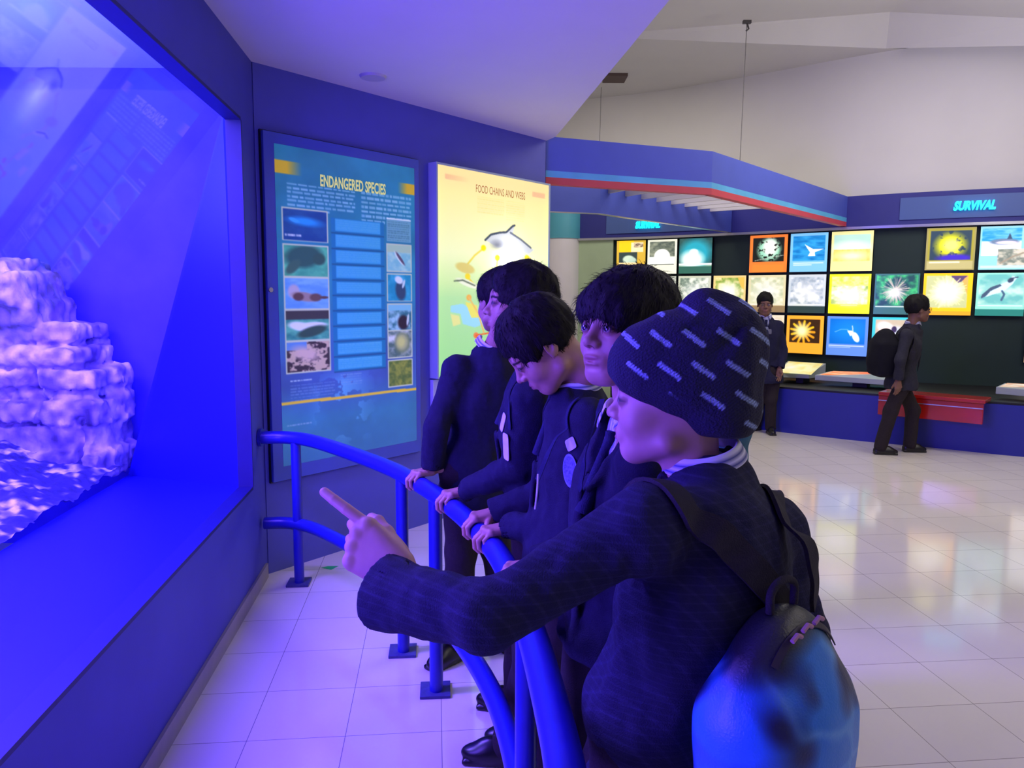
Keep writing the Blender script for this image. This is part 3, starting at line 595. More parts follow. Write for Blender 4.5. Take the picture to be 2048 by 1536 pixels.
def f_manatee(*q): p.mottled(*q, (50, 130, 130), (90, 180, 160), 5, 5); p.rect(q[0], q[1], q[2], q[1]+(q[3]-q[1])*.3, (62, 60, 72)); E_(*q, .35, .55, .3, .09, (215, 225, 230), 10); E_(*q, .65, .5, .3, .06, (215, 225, 230)); E_(*q, .6, .72, .35, .1, (50, 80, 80), -12)
def f_rocks(*q): p.mottled(*q, (60, 50, 66), (195, 175, 160), 7, 7, .5); p.rect(q[0], q[1], q[0]+.13, q[1]+.025, (90, 140, 210)); E_(*q, .45, .4, .3, .13, (205, 180, 180), 15, .5)
def f_dolphin(*q): p.mottled(*q, (120, 190, 200), (170, 215, 210), 4, 4); p.rect(q[0], q[1], q[2], q[1]+(q[3]-q[1])*.3, (165, 200, 175)); E_(*q, .5, .52, .3, .07, (200, 225, 225), 48); E_(*q, .55, .52, .28, .05, (92, 80, 105), 48)
def f_humpback(*q): p.mottled(*q, (30, 140, 180), (60, 170, 205), 3, 3); E_(*q, .55, .6, .22, .34, (48, 72, 104), -10); E_(*q, .48, .2, .18, .12, (210, 225, 235), 20); E_(*q, .68, .35, .05, .15, (190, 215, 225), 20)
def f_mount(*q): p.mottled(*q, (50, 110, 130), (150, 200, 220), 5, 5); E_(*q, .65, .7, .24, .24, (46, 36, 56)); E_(*q, .85, .6, .05, .2, (190, 210, 220), 10); p.rect(q[0], q[1], q[2], q[1]+.02, (120, 190, 215))
def f_shell(*q): p.mottled(*q, (80, 110, 110), (205, 215, 225), 4, 4); E_(*q, .6, .45, .34, .36, (110, 130, 105)); E_(*q, .58, .43, .27, .28, (160, 170, 130)); E_(*q, .55, .42, .17, .18, (195, 200, 130), 0, .4)
def f_weed(*q): p.mottled(*q, (84, 110, 60), (140, 150, 70), 7, 7)
for k, fn in enumerate((f_whale, f_seal, f_otter, f_manatee, f_rocks)):
    v0 = (.19, .302, .404, .506, .608)[k]; photo(.04, v0, .325, v0+.095, fn)
p.rect(.765, .185, .965, .19, (215, 235, 240)); p.rect(.765, .19, .965, .268, (105, 165, 185)); p.textrows(.775, .195, .955, .266, 9, (60, 110, 130), .6, .5)
for k, fn in enumerate((f_dolphin, f_humpback, f_mount, f_shell, f_weed)):
    v0 = (.278, .384, 0.4905, .587, .692)[k]; photo(.77, v0, .962, v0+.092, fn)
for k in range(10):
    v0 = .205+k*.0512; p.rect(.355, v0, .745, v0+.046, (30, 118, 172)); p.rect(.385, v0+.003, .715, v0+.041, (62, 160, 210)); p.put(p.inside(.355, v0+.046, .745, v0+.0512)*.8, (25, 80, 130)); p.textrows(.39, v0+.006, .71, v0+.038, 5, (120, 195, 220), .35, .4)
p.textrows(.06, .725, .2, .736, 1, (170, 200, 220), .9); p.textrows(.06, .742, .36, .80, 6, (110, 150, 200), .6, .35, .5); p.textrows(.4, .722, .56, .765, 5, (120, 160, 205), .6, .4)
p.put((np.abs(p.V-(.800+.004*p.U)) < .0048), (222, 190, 70)); p.textrows(.03, .868, .2, .876, 1, (165, 190, 220), .6)
bd = .06; Hh = zt_-zb_; O = wpt(s0+bd, zt_-.055, .032)
lightface('printed_film', p, O, (*(wt*(s1-s0-bd-.04)), 0), (0, 0, -(Hh-.055-.075)), M_pic_dim, en)
WW = s1-s0-bd-.04; HF = Hh-.13
tO = wpt(s0+bd+WW*.285, zt_-.055-HF*.108, .034); text_mesh('title', 'ENDANGERED SPECIES', .082, mat('title_yellow', (222, 222, 130), .5, emit=(222, 222, 130), estr=.55), en, tO, (*wt, 0), width=WW*.475, bold=.002)

# FOOD CHAINS panel, its lamp burns through the film
s2, s3 = s_of(858), s_of(1083); zt2, zb2 = 2.245, 0.93
fc = thing('food_chains_panel', 'overexposed yellow lit panel headed FOOD CHAINS AND WEBS, behind the row of boys', 'information panel', wpt((s2+s3)/2, zb2))
b = MB(fc.location)
for (a0, a1, c0, c1) in ((s2, s3, zt2-.012, zt2), (s2, s3, zb2, zb2+.012), (s2, s2+.012, zb2+.012, zt2-.012), (s3-.012, s3, zb2+.012, zt2-.012)):
    b.obox(wpt(a0, c0, .001), (*(wt*(a1-a0)), 0), (*(wn*.07), 0), (0, 0, c1-c0))
b.build('frame', mat('pale_frame', (170, 190, 200), .4), fc)
p = Pic(230, 330, (255, 245, 165), 61); V = p.V[..., None]
stops = [(0, (255, 226, 160)), (.12, (255, 243, 165)), (.4, (248, 250, 190)), (.55, (215, 240, 170)), (.62, (190, 232, 165)), (1, (165, 226, 155))]
col = np.zeros_like(p.a)
for (v0, c0), (v1, c1) in zip(stops[:-1], stops[1:]):
    t = np.clip((V-v0)/(v1-v0), 0, 1); mk = (V >= v0) & (V <= v1); col = np.where(mk, np.array(c0)*(1-t)+np.array(c1)*t, col)
p.a = col
p.put(p.inside(.06, .035, .25, .06)*.5*np.clip(1-(p.U-.06)/.2, 0, 1), (240, 150, 130)); p.put(p.inside(.83, .05, .96, .075)*.45, (240, 150, 130))
p.textrows(.32, .115, .56, .20, 8, (215, 195, 120), .45, .4); p.textrows(.58, .115, .76, .22, 9, (215, 195, 120), .4, .4)
# dolphin
p.poly([(.39, .33), (.43, .30), (.5, .285), (.58, .28), (.66, .24), (.64, .285), (.72, .31), (.8, .345), (.85, .36), (.8, .385), (.7, .37), (.6, .365), (.5, .36), (.44, .345)], (205, 208, 205)); p.line([(.39, .33), (.44, .30), (.52, .285), (.58, .28), (.64, .245), (.66, .24)], .008, (70, 78, 90)); p.line([(.62, .28), (.72, .31), (.82, .35)], .008, (110, 115, 120)); p.ell(.5, .35, .05, .03, (120, 122, 128), soft=.8); p.poly([(.55, .36), (.62, .36), (.6, .42)], (190, 190, 190))
for pts in ([(.22, .47), (.3, .41), (.38, .37)], [(.5, .41), (.49, .5), (.49, .6)], [(.8, .40), (.87, .45), (.9, .5)], [(.24, .52), (.32, .57), (.4, .62)]):
    p.line(pts, .007, (240, 215, 90))
for u, v, c in ((.375, .37, (245, 225, 30)), (.5, .415, (245, 225, 40)), (.78, .405, (248, 215, 50)), (.24, .515, (250, 220, 60)), (.41, .625, (240, 230, 60)), (.25, .62, (245, 180, 90)), (.31, .81, (245, 140, 90)), (.42, .77, (240, 100, 60)), (.36, .9, (250, 190, 80))): p.ell(u, v, .022, .022, c)
p.ell(.22, .475, .08, .035, (225, 205, 120), 12); p.ell(.24, .55, .1, .022, (245, 245, 215), 18); p.line([(.13, .54), (.2, .535), (.3, .56)], .006, (120, 130, 110))
p.poly([(.1, .66), (.2, .65), (.3, .7), (.36, .69), (.4, .75), (.3, .77), (.2, .75), (.18, .7), (.1, .69)], (165, 222, 235)); p.poly([(.22, .64), (.32, .66), (.33, .72), (.27, .72)], (245, 230, 110)); p.poly([(.1, .70), (.17, .71), (.18, .75), (.12, .76)], (240, 232, 150))
p.line([(.31, .81), (.45, .80), (.42, .88), (.36, .93), (.31, .81)], .006, (240, 110, 60)); p.line([(.25, .62), (.33, .7), (.38, .8)], .006, (245, 190, 110)); p.rect(.08, .93, .22, 1.0, (250, 195, 165))
film = lightface('printed_film', p, wpt(s2+.012, zt2-.012, .064), (*(wt*(s3-s2-.024)), 0), (0, 0, -(zt2-zb2-.024)), None, fc)
mf = bpy.data.materials.new('translucent_film'); mf.use_nodes = True; nt = mf.node_tree; N = nt.nodes; L = nt.links; N.remove(N['Principled BSDF'])
at_ = N.new('ShaderNodeAttribute'); at_.attribute_name = 'Col'; tl = N.new('ShaderNodeBsdfTranslucent'); em = N.new('ShaderNodeEmission'); em.inputs[1].default_value = .85
ad = N.new('ShaderNodeAddShader'); L.new(at_.outputs[0], tl.inputs[0]); L.new(at_.outputs[0], em.inputs[0]); L.new(tl.outputs[0], ad.inputs[0]); L.new(em.outputs[0], ad.inputs[1]); L.new(ad.outputs[0], N['Material Output'].inputs[0])
film.data.materials.append(mf)
# the lamp behind the film sits in a recess of the wall box
tc_ = wpt(s2+(s3-s2)*.60, 1.66, -.0)
text_mesh('title', 'FOOD CHAINS AND WEBS', .07, mat('title_red', (150, 70, 45), .5, emit=(205, 120, 70), estr=.45), fc, wpt(s2+(s3-s2)*.31, zt2-.012-(zt2-zb2)*.098, .066), (*wt, 0), width=(s3-s2)*.44)
bulb = bpy.data.lights.new('panel_bulb', 'POINT'); bulb.energy = 4.0; bulb.shadow_soft_size = .02; bulb.color = (1, .97, .85)
bo = bpy.data.objects.new('panel_bulb', bulb); COL.objects.link(bo); bo.location = tc_+np.array([*wn*.012, 0]); 
b = MB(wpt((s2+s3)/2, .5)); b.obox(wpt(s2, .50, .001), (*(wt*(s3-s2)), 0), (*(wn*.03), 0), (0, 0, .42)); o = b.build('blank_board', mat('pale_board', (190, 196, 225), .35), bevel=.003); o.location = wpt((s2+s3)/2, .5)
tag(o, 'pale blank board on the wall below the food chains panel', 'board')
# ---------------------------------------------------------------- signed-distance modelling: blended volumes turned into one smooth mesh
def vnoise(P, f, seed):
    g = np.random.RandomState(seed).rand(32, 32, 32).astype(np.float32)
    Q = P*f; I = np.floor(Q).astype(np.int64); F = Q-I; F = F*F*(3-2*F); I &= 31; J = (I+1) & 31
    x0, y0, z0 = I[..., 0], I[..., 1], I[..., 2]; x1, y1, z1 = J[..., 0], J[..., 1], J[..., 2]; fx, fy, fz = F[..., 0], F[..., 1], F[..., 2]
    a = g[x0, y0, z0]*(1-fx)+g[x1, y0, z0]*fx; b = g[x0, y1, z0]*(1-fx)+g[x1, y1, z0]*fx
    c = g[x0, y0, z1]*(1-fx)+g[x1, y0, z1]*fx; d = g[x0, y1, z1]*(1-fx)+g[x1, y1, z1]*fx
    return (a*(1-fy)+b*fy)*(1-fz)+(c*(1-fy)+d*fy)*fz-.5
class SDF:
    def __init__(s): s.ops = []
    def cone(s, p0, r0, p1, r1, k=.02, sub=False, fl=None):
        """tapered capsule; fl=(unit vector, factor) squashes the section along that vector"""
        p0 = np.array(p0, float); p1 = np.array(p1, float); r = max(r0, r1)*(1.0 if fl is None else max(1, fl[1]))
        def f(P):
            d = p1-p0; q = P-p0; L2 = max(d@d, 1e-12); t = np.clip((q@d)/L2, 0, 1); w = q-t[..., None]*d
            if fl is not None:
                n = np.array(fl[0], float); n = n/np.linalg.norm(n); a = w@n; w = w+((1/fl[1]-1)*a)[..., None]*n
            return np.sqrt((w*w).sum(-1))-(r0+(r1-r0)*t)
        s.ops.append((np.minimum(p0, p1)-r, np.maximum(p0, p1)+r, f, k, sub)); return s
    def ell(s, c, r, R=None, k=.02, sub=False):
        c = np.array(c, float); r = np.array(r, float); R = np.eye(3) if R is None else np.array(R, float); m = r.max()
        def f(P):
            q = (P-c)@R.T; a = np.sqrt(((q/r)**2).sum(-1)); b = np.sqrt(((q/(r*r))**2).sum(-1)); return a*(a-1)/np.maximum(b, 1e-9)
        s.ops.append((c-m, c+m, f, k, sub)); return s
    def box(s, c, hs, rr, R=None, k=.02, sub=False):
        c = np.array(c, float); hs = np.array(hs, float); R = np.eye(3) if R is None else np.array(R, float); m = np.linalg.norm(hs)+rr
        def f(P):
            q = np.abs((P-c)@R.T)-hs; return np.sqrt((np.maximum(q, 0)**2).sum(-1))+np.minimum(q.max(-1), 0)-rr
        s.ops.append((c-m, c+m, f, k, sub)); return s
    def cut(s, p, n, rad, k=.004):
        """remove what lies on the n side of the plane through p, within a ball of rad"""
        p = np.array(p, float); n = np.array(n, float); n = n/np.linalg.norm(n)
        def f(P): return np.maximum(-((P-p)@n), np.sqrt(((P-p)**2).sum(-1))-rad)
        s.ops.append((p-rad, p+rad, f, k, True)); return s
    def fn(s, lo, hi, f, k=.01, sub=False): s.ops.append((np.array(lo, float), np.array(hi, float), f, k, sub)); return s
    def mesh(s, h, noise=(), zmin=None):
        real = [o for o in s.ops if o is not None]; lo = np.min([o[0] for o in real if not o[4]], 0)-3*h; hi = np.max([o[1] for o in real if not o[4]], 0)+3*h
        if zmin is not None: lo[2] = max(lo[2], zmin)
        n = np.ceil((hi-lo)/h).astype(int)+1; D = np.full(n, .5, np.float32); ax = [lo[i]+h*np.arange(n[i]) for i in range(3)]
        def ruffle():
            m = np.abs(D) < .03; idx = np.argwhere(m); P = lo+idx*h; v = 0
            for amp, fr, sd in noise: v = v+amp*vnoise(P*np.array([1, 1, .6]), fr, sd)
            D[m] += v.astype(np.float32)
        for op in s.ops:
            if op is None: ruffle(); continue
            a, b, f, k, sub = op
            pad = k+2.5*h; i0 = np.clip(np.floor((a-pad-lo)/h).astype(int), 0, n); i1 = np.clip(np.ceil((b+pad-lo)/h).astype(int)+1, 0, n)
            if (i1 <= i0).any(): continue
            sl = tuple(slice(i0[i], i1[i]) for i in range(3))
            P = np.stack(np.meshgrid(*[ax[i][sl[i]] for i in range(3)], indexing='ij'), -1); d = f(P).astype(np.float32); A = D[sl]
            if sub: H = np.clip(.5-.5*(A+d)/k, 0, 1); D[sl] = A*(1-H)-d*H+k*H*(1-H)
            else: H = np.clip(.5+.5*(A-d)/k, 0, 1); D[sl] = A*(1-H)+d*H-k*H*(1-H)
        if noise and None not in s.ops: ruffle()
        D[0] = D[-1] = .5; D[:, 0] = D[:, -1] = .5; D[:, :, 0] = D[:, :, -1] = .5
        return nets(D, lo, h)
def nets(D, lo, h):
    S = D < 0; n = D.shape
    c = [S[i:n[0]-1+i, j:n[1]-1+j, k:n[2]-1+k] for i in (0, 1) for j in (0, 1) for k in (0, 1)]
    cnt = sum(x.astype(np.uint8) for x in c); act = (cnt > 0) & (cnt < 8); idx = np.argwhere(act); ID = np.full(act.shape, -1, np.int32); ID[act] = np.arange(len(idx))
    acc = np.zeros((len(idx), 3)); num = np.zeros(len(idx)); cr = {(i, j, k): D[idx[:, 0]+i, idx[:, 1]+j, idx[:, 2]+k] for i in (0, 1) for j in (0, 1) for k in (0, 1)}
    for a in range(3):
        for u in (0, 1):
            for v in (0, 1):
                p = [0, 0, 0]; o = [x for x in range(3) if x != a]; p[o[0]] = u; p[o[1]] = v; q = list(p); q[a] = 1
                d0 = cr[tuple(p)]; d1 = cr[tuple(q)]; m = (d0 < 0) != (d1 < 0); t = np.where(m, d0/np.where(m, d0-d1, 1), 0)
                pos = np.tile(np.array(p, float), (len(idx), 1)); pos[:, a] = t; acc[m] += pos[m]; num[m] += 1
    V = lo+h*(idx+acc/np.maximum(num, 1)[:, None]); Q = []
    for a in range(3):
        o = [x for x in range(3) if x != a]; sl0 = [slice(0, -1)]*3; sl1 = [slice(0, -1)]*3; sl1[a] = slice(1, None)
        A = S[tuple(slice(1, n[i]-1) if i != a else slice(0, n[i]-1) for i in range(3))]; B = S[tuple(slice(1, n[i]-1) if i != a else slice(1, n[i]) for i in range(3))]
        e = np.argwhere(A != B); fl = A[A != B]; base = e.copy()
        for i in o: base[:, i] += 1
        def g(du, dv):
            q = base.copy(); q[:, o[0]] -= du; q[:, o[1]] -= dv; return ID[q[:, 0], q[:, 1], q[:, 2]]
        quad = np.stack([g(1, 1), g(0, 1), g(0, 0), g(1, 0)], 1); rev = fl if a != 1 else ~fl
        quad = np.where(rev[:, None], quad, quad[:, ::-1]); Q.append(quad)
    return V, np.concatenate(Q)
def npmesh(name, V, Q, m, parent=None, col=None, smooth=True):
    if parent is not None: V = V-np.array(parent.location)
    me = bpy.data.meshes.new(name); me.vertices.add(len(V)); me.vertices.foreach_set('co', np.asarray(V, np.float32).ravel())
    Q = np.asarray(Q, np.int32); me.loops.add(Q.size); me.loops.foreach_set('vertex_index', Q.ravel()); me.polygons.add(len(Q))
    me.polygons.foreach_set('loop_start', np.arange(0, Q.size, Q.shape[1], dtype=np.int32)); me.update(); me.validate()
    if col is not None:
        at = me.color_attributes.new('Col', 'FLOAT_COLOR', 'POINT'); rgba = np.ones((len(V), 4), np.float32); rgba[:, :3] = s2l(np.clip(col, 0, 255)); at.data.foreach_set('color', rgba.ravel())
    return link(name, me, m, parent, smooth)
def unit(v): v = np.array(v, float); return v/np.linalg.norm(v)
def J(px, py, y): return at_y(px, py, y)

# ---------------------------------------------------------------- inside of the aquarium
M_tankback = mat('aquarium_backdrop', (70, 62, 215), 0.8, noise=0.3, nscale=3)
M_tankroof = mat('aquarium_hood', (190, 205, 235), 0.7)
b = MB(); b.box((-4.4, 4.02, 0.1), (-1.36, 4.1, 2.75)); struct(b.build('wall_aquarium_end', M_tankback))
b = MB(); b.box((-4.4, -2.2, 0.1), (-4.3, 4.02, 2.75)); struct(b.build('wall_aquarium_side', M_tankback))
b = MB(); pA, pB = tw(-2.2, -.07), tw(S_END+.1, -.07); b.prism([tuple(pA), tuple(pB), (-1.4, 4.02), (-4.3, 4.02), (-4.3, -2.2)], 2.58, 2.62); struct(b.build('ceiling_aquarium', M_tankroof))
def gravel_h(P): return 0
# gravel bed
g_ = np.random.RandomState(5); gx, gy = np.meshgrid(np.linspace(-3.4, -1.3, 240), np.linspace(.6, 4.0, 390)); PP_ = np.stack([gx, gy, gx*0], -1)
keep = (gx < (-.86-.1055*gy)-.69)
gz = .56+.16*np.clip((-gx-.70-.86-.1055*gy)/.6, 0, 1)+.06*vnoise(PP_, 3, 1)+.05*vnoise(PP_, 9, 2)+.018*vnoise(PP_, 40, 3)+.10*np.clip((-gx-1.9), 0, 1)
v_ = np.stack([gx, gy, gz], -1).reshape(-1, 3); ii, jj = np.meshgrid(np.arange(239), np.arange(389)); a_ = (jj*240+ii); ok = keep[:-1, :-1].ravel()
F_ = np.stack([a_, a_+1, a_+241, a_+240], -1).reshape(-1, 4)[ok]
gn = vnoise(v_, 34, 8)+vnoise(v_, 11, 9)*.7; gc = np.array([96, 90, 130])+np.clip(gn*5-.6, -.5, 1)[:, None]*np.array([110, 105, 95])
used = np.unique(F_); rm = np.full(len(v_), -1); rm[used] = np.arange(len(used))
gv = thing('aquarium_gravel', 'pale mottled gravel bed along the foot of the leaning aquarium pane', 'gravel', (-2.6, 2.4, .4)); o = npmesh('gravel_bed', v_[used], rm[F_], mat('gravel', attr=True, rough=.9, noise=.45, nscale=24, bump=1.0, bscale=50), gv, gc[used]); o['kind'] = 'stuff'
# stacked limestone rocks: ledges narrowing upwards, each with its own ragged outline
R_ = np.random.RandomState(11); rock = SDF()
def rock_slab(x0, x1, y, z0, z1, dep=.32):
    c = np.array([(x0+x1)/2, y+R_.rand()*.03, (z0+z1)/2]); rock.box(c, ((x1-x0)/2-.02, dep/2, (z1-z0)/2-.02), .02, k=.015)
def rx(px, y): return J(px, 600, y)[0]
def rz(py, y, px=80): return J(px, py, y)[2]
Y_ = 3.6
for (pxr, py0, py1, dy) in ((28, 520, 550, .03), (56, 548, 606, 0), (72, 606, 648, .03), (134, 652, 682, .06), (120, 682, 700, .1), (152, 698, 728, .02), (140, 728, 745, .08), (186, 742, 778, 0.03), (176, 778, 800, .05), (190, 800, 850, .01), (178, 850, 905, .04), (192, 905, 960, .02), (178, 960, 1010, .05), (196, 1010, 1100, .06)):
    rock_slab(rx(-420, Y_), rx(pxr, Y_)-.0, Y_+dy+.1, rz(py1, Y_)-.005, rz(py0, Y_)+.005)
rock.ell(J(152, 845, Y_-.05), (.03, .1, .02), sub=True, k=.02); rock.ell(J(150, 900, Y_-.04), (.014, .1, .09), sub=True, k=.02); rock.ell(J(60, 775, Y_-.05), (.015, .1, .12), sub=True, k=.03)
rock.ell(J(150, 985, Y_-.05), (.06, .13, .05), sub=True, k=.02); rock.ell(J(30, 1005, Y_-.05), (.06, .12, .05), sub=True, k=.02)
rock.fn((-2.4, 2.6, .2), (-1.2, 4.0, 2.6), lambda P: np.abs(P[..., 2]*37-np.floor(P[..., 2]*37+.5))*0+.5-np.clip((P[..., 0]+.86+.1055*P[..., 1]+.70-.355*(P[..., 2]-.53))*6, 0, 1)*.6, k=.003, sub=True)
rock.fn((-5, 2, 0), (0, 5, 3), lambda P: P[..., 2]-.56, k=.003, sub=True); V, Q = rock.mesh(.012, noise=((.05, 7, 1), (.022, 30, 2), (.018, 70, 3)))
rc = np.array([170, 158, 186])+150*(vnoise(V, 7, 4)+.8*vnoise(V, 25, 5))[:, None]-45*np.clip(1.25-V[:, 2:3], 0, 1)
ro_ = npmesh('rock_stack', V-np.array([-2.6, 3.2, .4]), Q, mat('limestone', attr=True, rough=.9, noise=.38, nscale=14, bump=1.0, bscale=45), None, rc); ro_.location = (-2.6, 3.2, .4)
tag(ro_, 'pale stepped limestone rock standing in the aquarium behind the pane', 'rock')
# water: tinted, filling the tank up to just under the hood
mw = bpy.data.materials.new('water'); mw.use_nodes = True; nt = mw.node_tree; N = nt.nodes; L = nt.links; N.remove(N['Principled BSDF'])
tr = N.new('ShaderNodeBsdfTransparent'); gls = N.new('ShaderNodeBsdfGlossy'); gls.inputs['Roughness'].default_value = .05; mxw = N.new('ShaderNodeMixShader'); mxw.inputs[0].default_value = .06
tr.inputs[0].default_value = (.80, .84, 1, 1); L.new(tr.outputs[0], mxw.inputs[1]); L.new(gls.outputs[0], mxw.inputs[2]); L.new(mxw.outputs[0], N['Material Output'].inputs[0])
gx, gy = np.meshgrid(np.linspace(-4.28, -1.35, 60), np.linspace(-2, 4.0, 100)); keep = gx < (-.86-.1055*gy)-.10
v_ = np.stack([gx, gy, 2.47+.015*vnoise(np.stack([gx, gy, gx*0], -1), 4, 3)], -1).reshape(-1, 3); ii, jj = np.meshgrid(np.arange(59), np.arange(99)); a_ = jj*60+ii
F_ = np.stack([a_, a_+1, a_+61, a_+60], -1).reshape(-1, 4)[keep[:-1, :-1].ravel()]; used = np.unique(F_); rm = np.full(len(v_), -1); rm[used] = np.arange(len(used))
o = npmesh('aquarium_water', v_[used]-np.array([-2.6, 2, 2.5]), rm[F_], mw); o.location = (-2.6, 2, 2.5); tag(o, 'rippled water surface under the hood of the aquarium', 'water'); o['kind'] = 'stuff'
# ---------------------------------------------------------------- people
M_skin = mat('skin', attr=True, rough=.5, spec=.4, noise=.05, nscale=40)
M_hair = mat('black_hair', (13, 11, 13), .7, spec=.25, noise=.3, nscale=90)
M_eye = mat('eye', attr=True, rough=.12)
def fabric(name, rgb, plaid=0.0, nz=.12, rough=.9):
    m = mat(name, rgb, rough, spec=.2, noise=nz, nscale=60, bump=.5, bscale=420)
    if plaid:
        nt = m.node_tree; N = nt.nodes; L = nt.links; b = N['Principled BSDF']; src = b.inputs['Base Color'].links[0].from_socket
        tc = N.new('ShaderNodeTexCoord')
        for ax in ('Z', 'DIAGONAL'):
            w = N.new('ShaderNodeTexWave'); w.wave_type = 'BANDS'; w.bands_direction = ax; w.inputs['Scale'].default_value = 26 if ax == 'Z' else 16; w.inputs['Distortion'].default_value = .4
            L.new(tc.outputs['Object'], w.inputs['Vector']); mr = N.new('ShaderNodeMapRange'); mr.inputs[1].default_value = .8; mr.inputs[3].default_value = 1; mr.inputs[4].default_value = 1+plaid
            L.new(w.outputs['Fac'], mr.inputs[0]); v = N.new('ShaderNodeVectorMath'); v.operation = 'SCALE'; L.new(src, v.inputs[0]); L.new(mr.outputs[0], v.inputs['Scale']); src = v.outputs[0]
        L.new(src, b.inputs['Base Color'])
    return m
M_blazer = fabric('navy_wool', (34, 34, 58)); M_blazer_plaid = fabric('navy_check_wool', (36, 37, 60), plaid=.3)
M_trouser = fabric('dark_brown_cloth', (44, 37, 40)); M_shoe = mat('black_leather', (16, 15, 18), .32, noise=.1, nscale=30)
M_shirt = mat('striped_shirt', attr=True, rough=.8); M_strap = fabric('grey_webbing', (46, 44, 50)); M_card = mat('white_card', (215, 212, 225), .5, noise=.08, nscale=50)
M_lan = fabric('navy_ribbon', (40, 42, 74)); M_knit = mat('knit', attr=True, rough=.95, noise=.12, nscale=150, bump=.8, bscale=260)

def frame_from(fwd, up=(0, 0, 1), pitch=0.0, roll=0.0):
    """columns: right, forward, up; pitch > 0 nods down, roll tilts towards the right"""
    f = unit(fwd); r = unit(np.cross(f, up)); u = np.cross(r, f); a = math.radians(pitch)
    f2 = f*math.cos(a)-u*math.sin(a); u2 = u*math.cos(a)+f*math.sin(a); a = math.radians(roll)
    r2 = r*math.cos(a)-u2*math.sin(a); u3 = u2*math.cos(a)+r*math.sin(a)
    return np.stack([r2, f2, u3], 1)
def head_sdf(mouth=.0, ears=True):
    s = SDF()
    s.ell((0, -.012, .030), (.0735, .093, .082)).ell((0, .032, -.028), (.058, .056, .078), k=.03).ell((0, .058, -.094), (.024, .022, .018), k=.028)
    for q in (-1, 1):
        s.ell((q*.036, .052, -.04), (.026, .026, .027), k=.025).cone((q*.055, .0, -.07), .018, (q*.02, .058, -.096), .015, k=.03)
    s.ell((0, .076, .018), (.047, .014, .016), k=.02)
    for q in (-1, 1): s.ell((q*.031, .094, -.006), (.019, .014, .011), k=.014, sub=True)
    s.cone((0, .082, .006), .006, (0, .101, -.030), .0095, k=.012).ell((0, .102, -.034), (.010, .010, .009), k=.008)
    for q in (-1, 1):
        s.ell((q*.012, .093, -.037), (.0085, .010, .0075), k=.006).ell((q*.0065, .099, -.043), (.0035, .005, .004), k=.003, sub=True)
        s.ell((q*.031, .0765, -.006), (.0145, .0145, .0145), k=.006)
        s.ell((q*.031, .0925, -.0065), (.0122, .006, .0057), k=.0025, sub=True)
    s.ell((0, .081, -.067), (.028, .012, .019), k=.014)
    s.ell((0, .0905, -.0625), (.020, .0062, .0042), k=.005).ell((0, .0890, -.0735-mouth), (.018, .0066, .0048), k=.006)
    s.ell((0, .1, -.0675-mouth/2), (.016, .010, .0012+mouth*.55), k=.0025, sub=True)
    s.ell((0, .09, -.084), (.018, .006, .005), k=.008, sub=True)
    for q in ((-1, 1) if ears else ()):
        R = frame_from((q*.35, 1, 0), pitch=-12).T
        s.ell((q*.0745, -.012, -.006), (.0065, .019, .031), R, k=.008).ell((q*.0805, -.007, -.002), (.004, .011, .019), R, k=.004, sub=True).ell((q*.073, -.004, -.028), (.006, .009, .009), R, k=.005)
    s.cone((0, -.028, -.03), .050, (0, -.040, -.13), .048, k=.03)
    return s
HEADS = {}
def head_mesh(h, mouth, ears=True):
    k = (h, mouth, ears)
    if k not in HEADS: HEADS[k] = head_sdf(mouth, ears).mesh(h)
    return HEADS[k]
def head_color(V, skin):
    c = np.tile(np.array(skin, float), (len(V), 1)); x, y, z = V.T
    def blend(m, rgb): 
        nonlocal c; m = np.clip(m, 0, 1)[:, None]; c = c*(1-m)+np.array(rgb)*m
    lipm = (np.abs(x) < .021)*(y > .078)*np.clip((.0115-np.abs(z+.0685))/.004, 0, 1)*np.clip((.0215-np.abs(x))/.004, 0, 1)
    blend(lipm*.6, (142, 84, 82))
    for q in (-1, 1):
        bz = .0135-.0035*((x-q*.033)/.02)**2; blend(np.clip((.0042-np.abs(z-bz))/.002, 0, 1)*np.clip((.021-np.abs(x-q*.033))/.004, 0, 1)*(y > .055)*.9, (26, 18, 18))
        d = np.hypot((x-q*.031)/.0155, (z+.006)/.0085); blend(np.clip(1.35-d, 0, 1)*2*(y > .07)*.45, (70, 42, 40))
        dl = np.abs(np.hypot((x-q*.031)/.0128, (z+.0065)/.0062)-1); blend(np.clip(1-dl*4, 0, 1)*(z > -.0075)*(y > .07)*.85, (22, 16, 18))
        blend(np.clip(1-np.hypot(x-q*.0065, z+.043)/.0045, 0, 1)*(y > .09), (50, 25, 25))
    n = vnoise(V, 40, 3); return c*(1+.06*n[:, None])
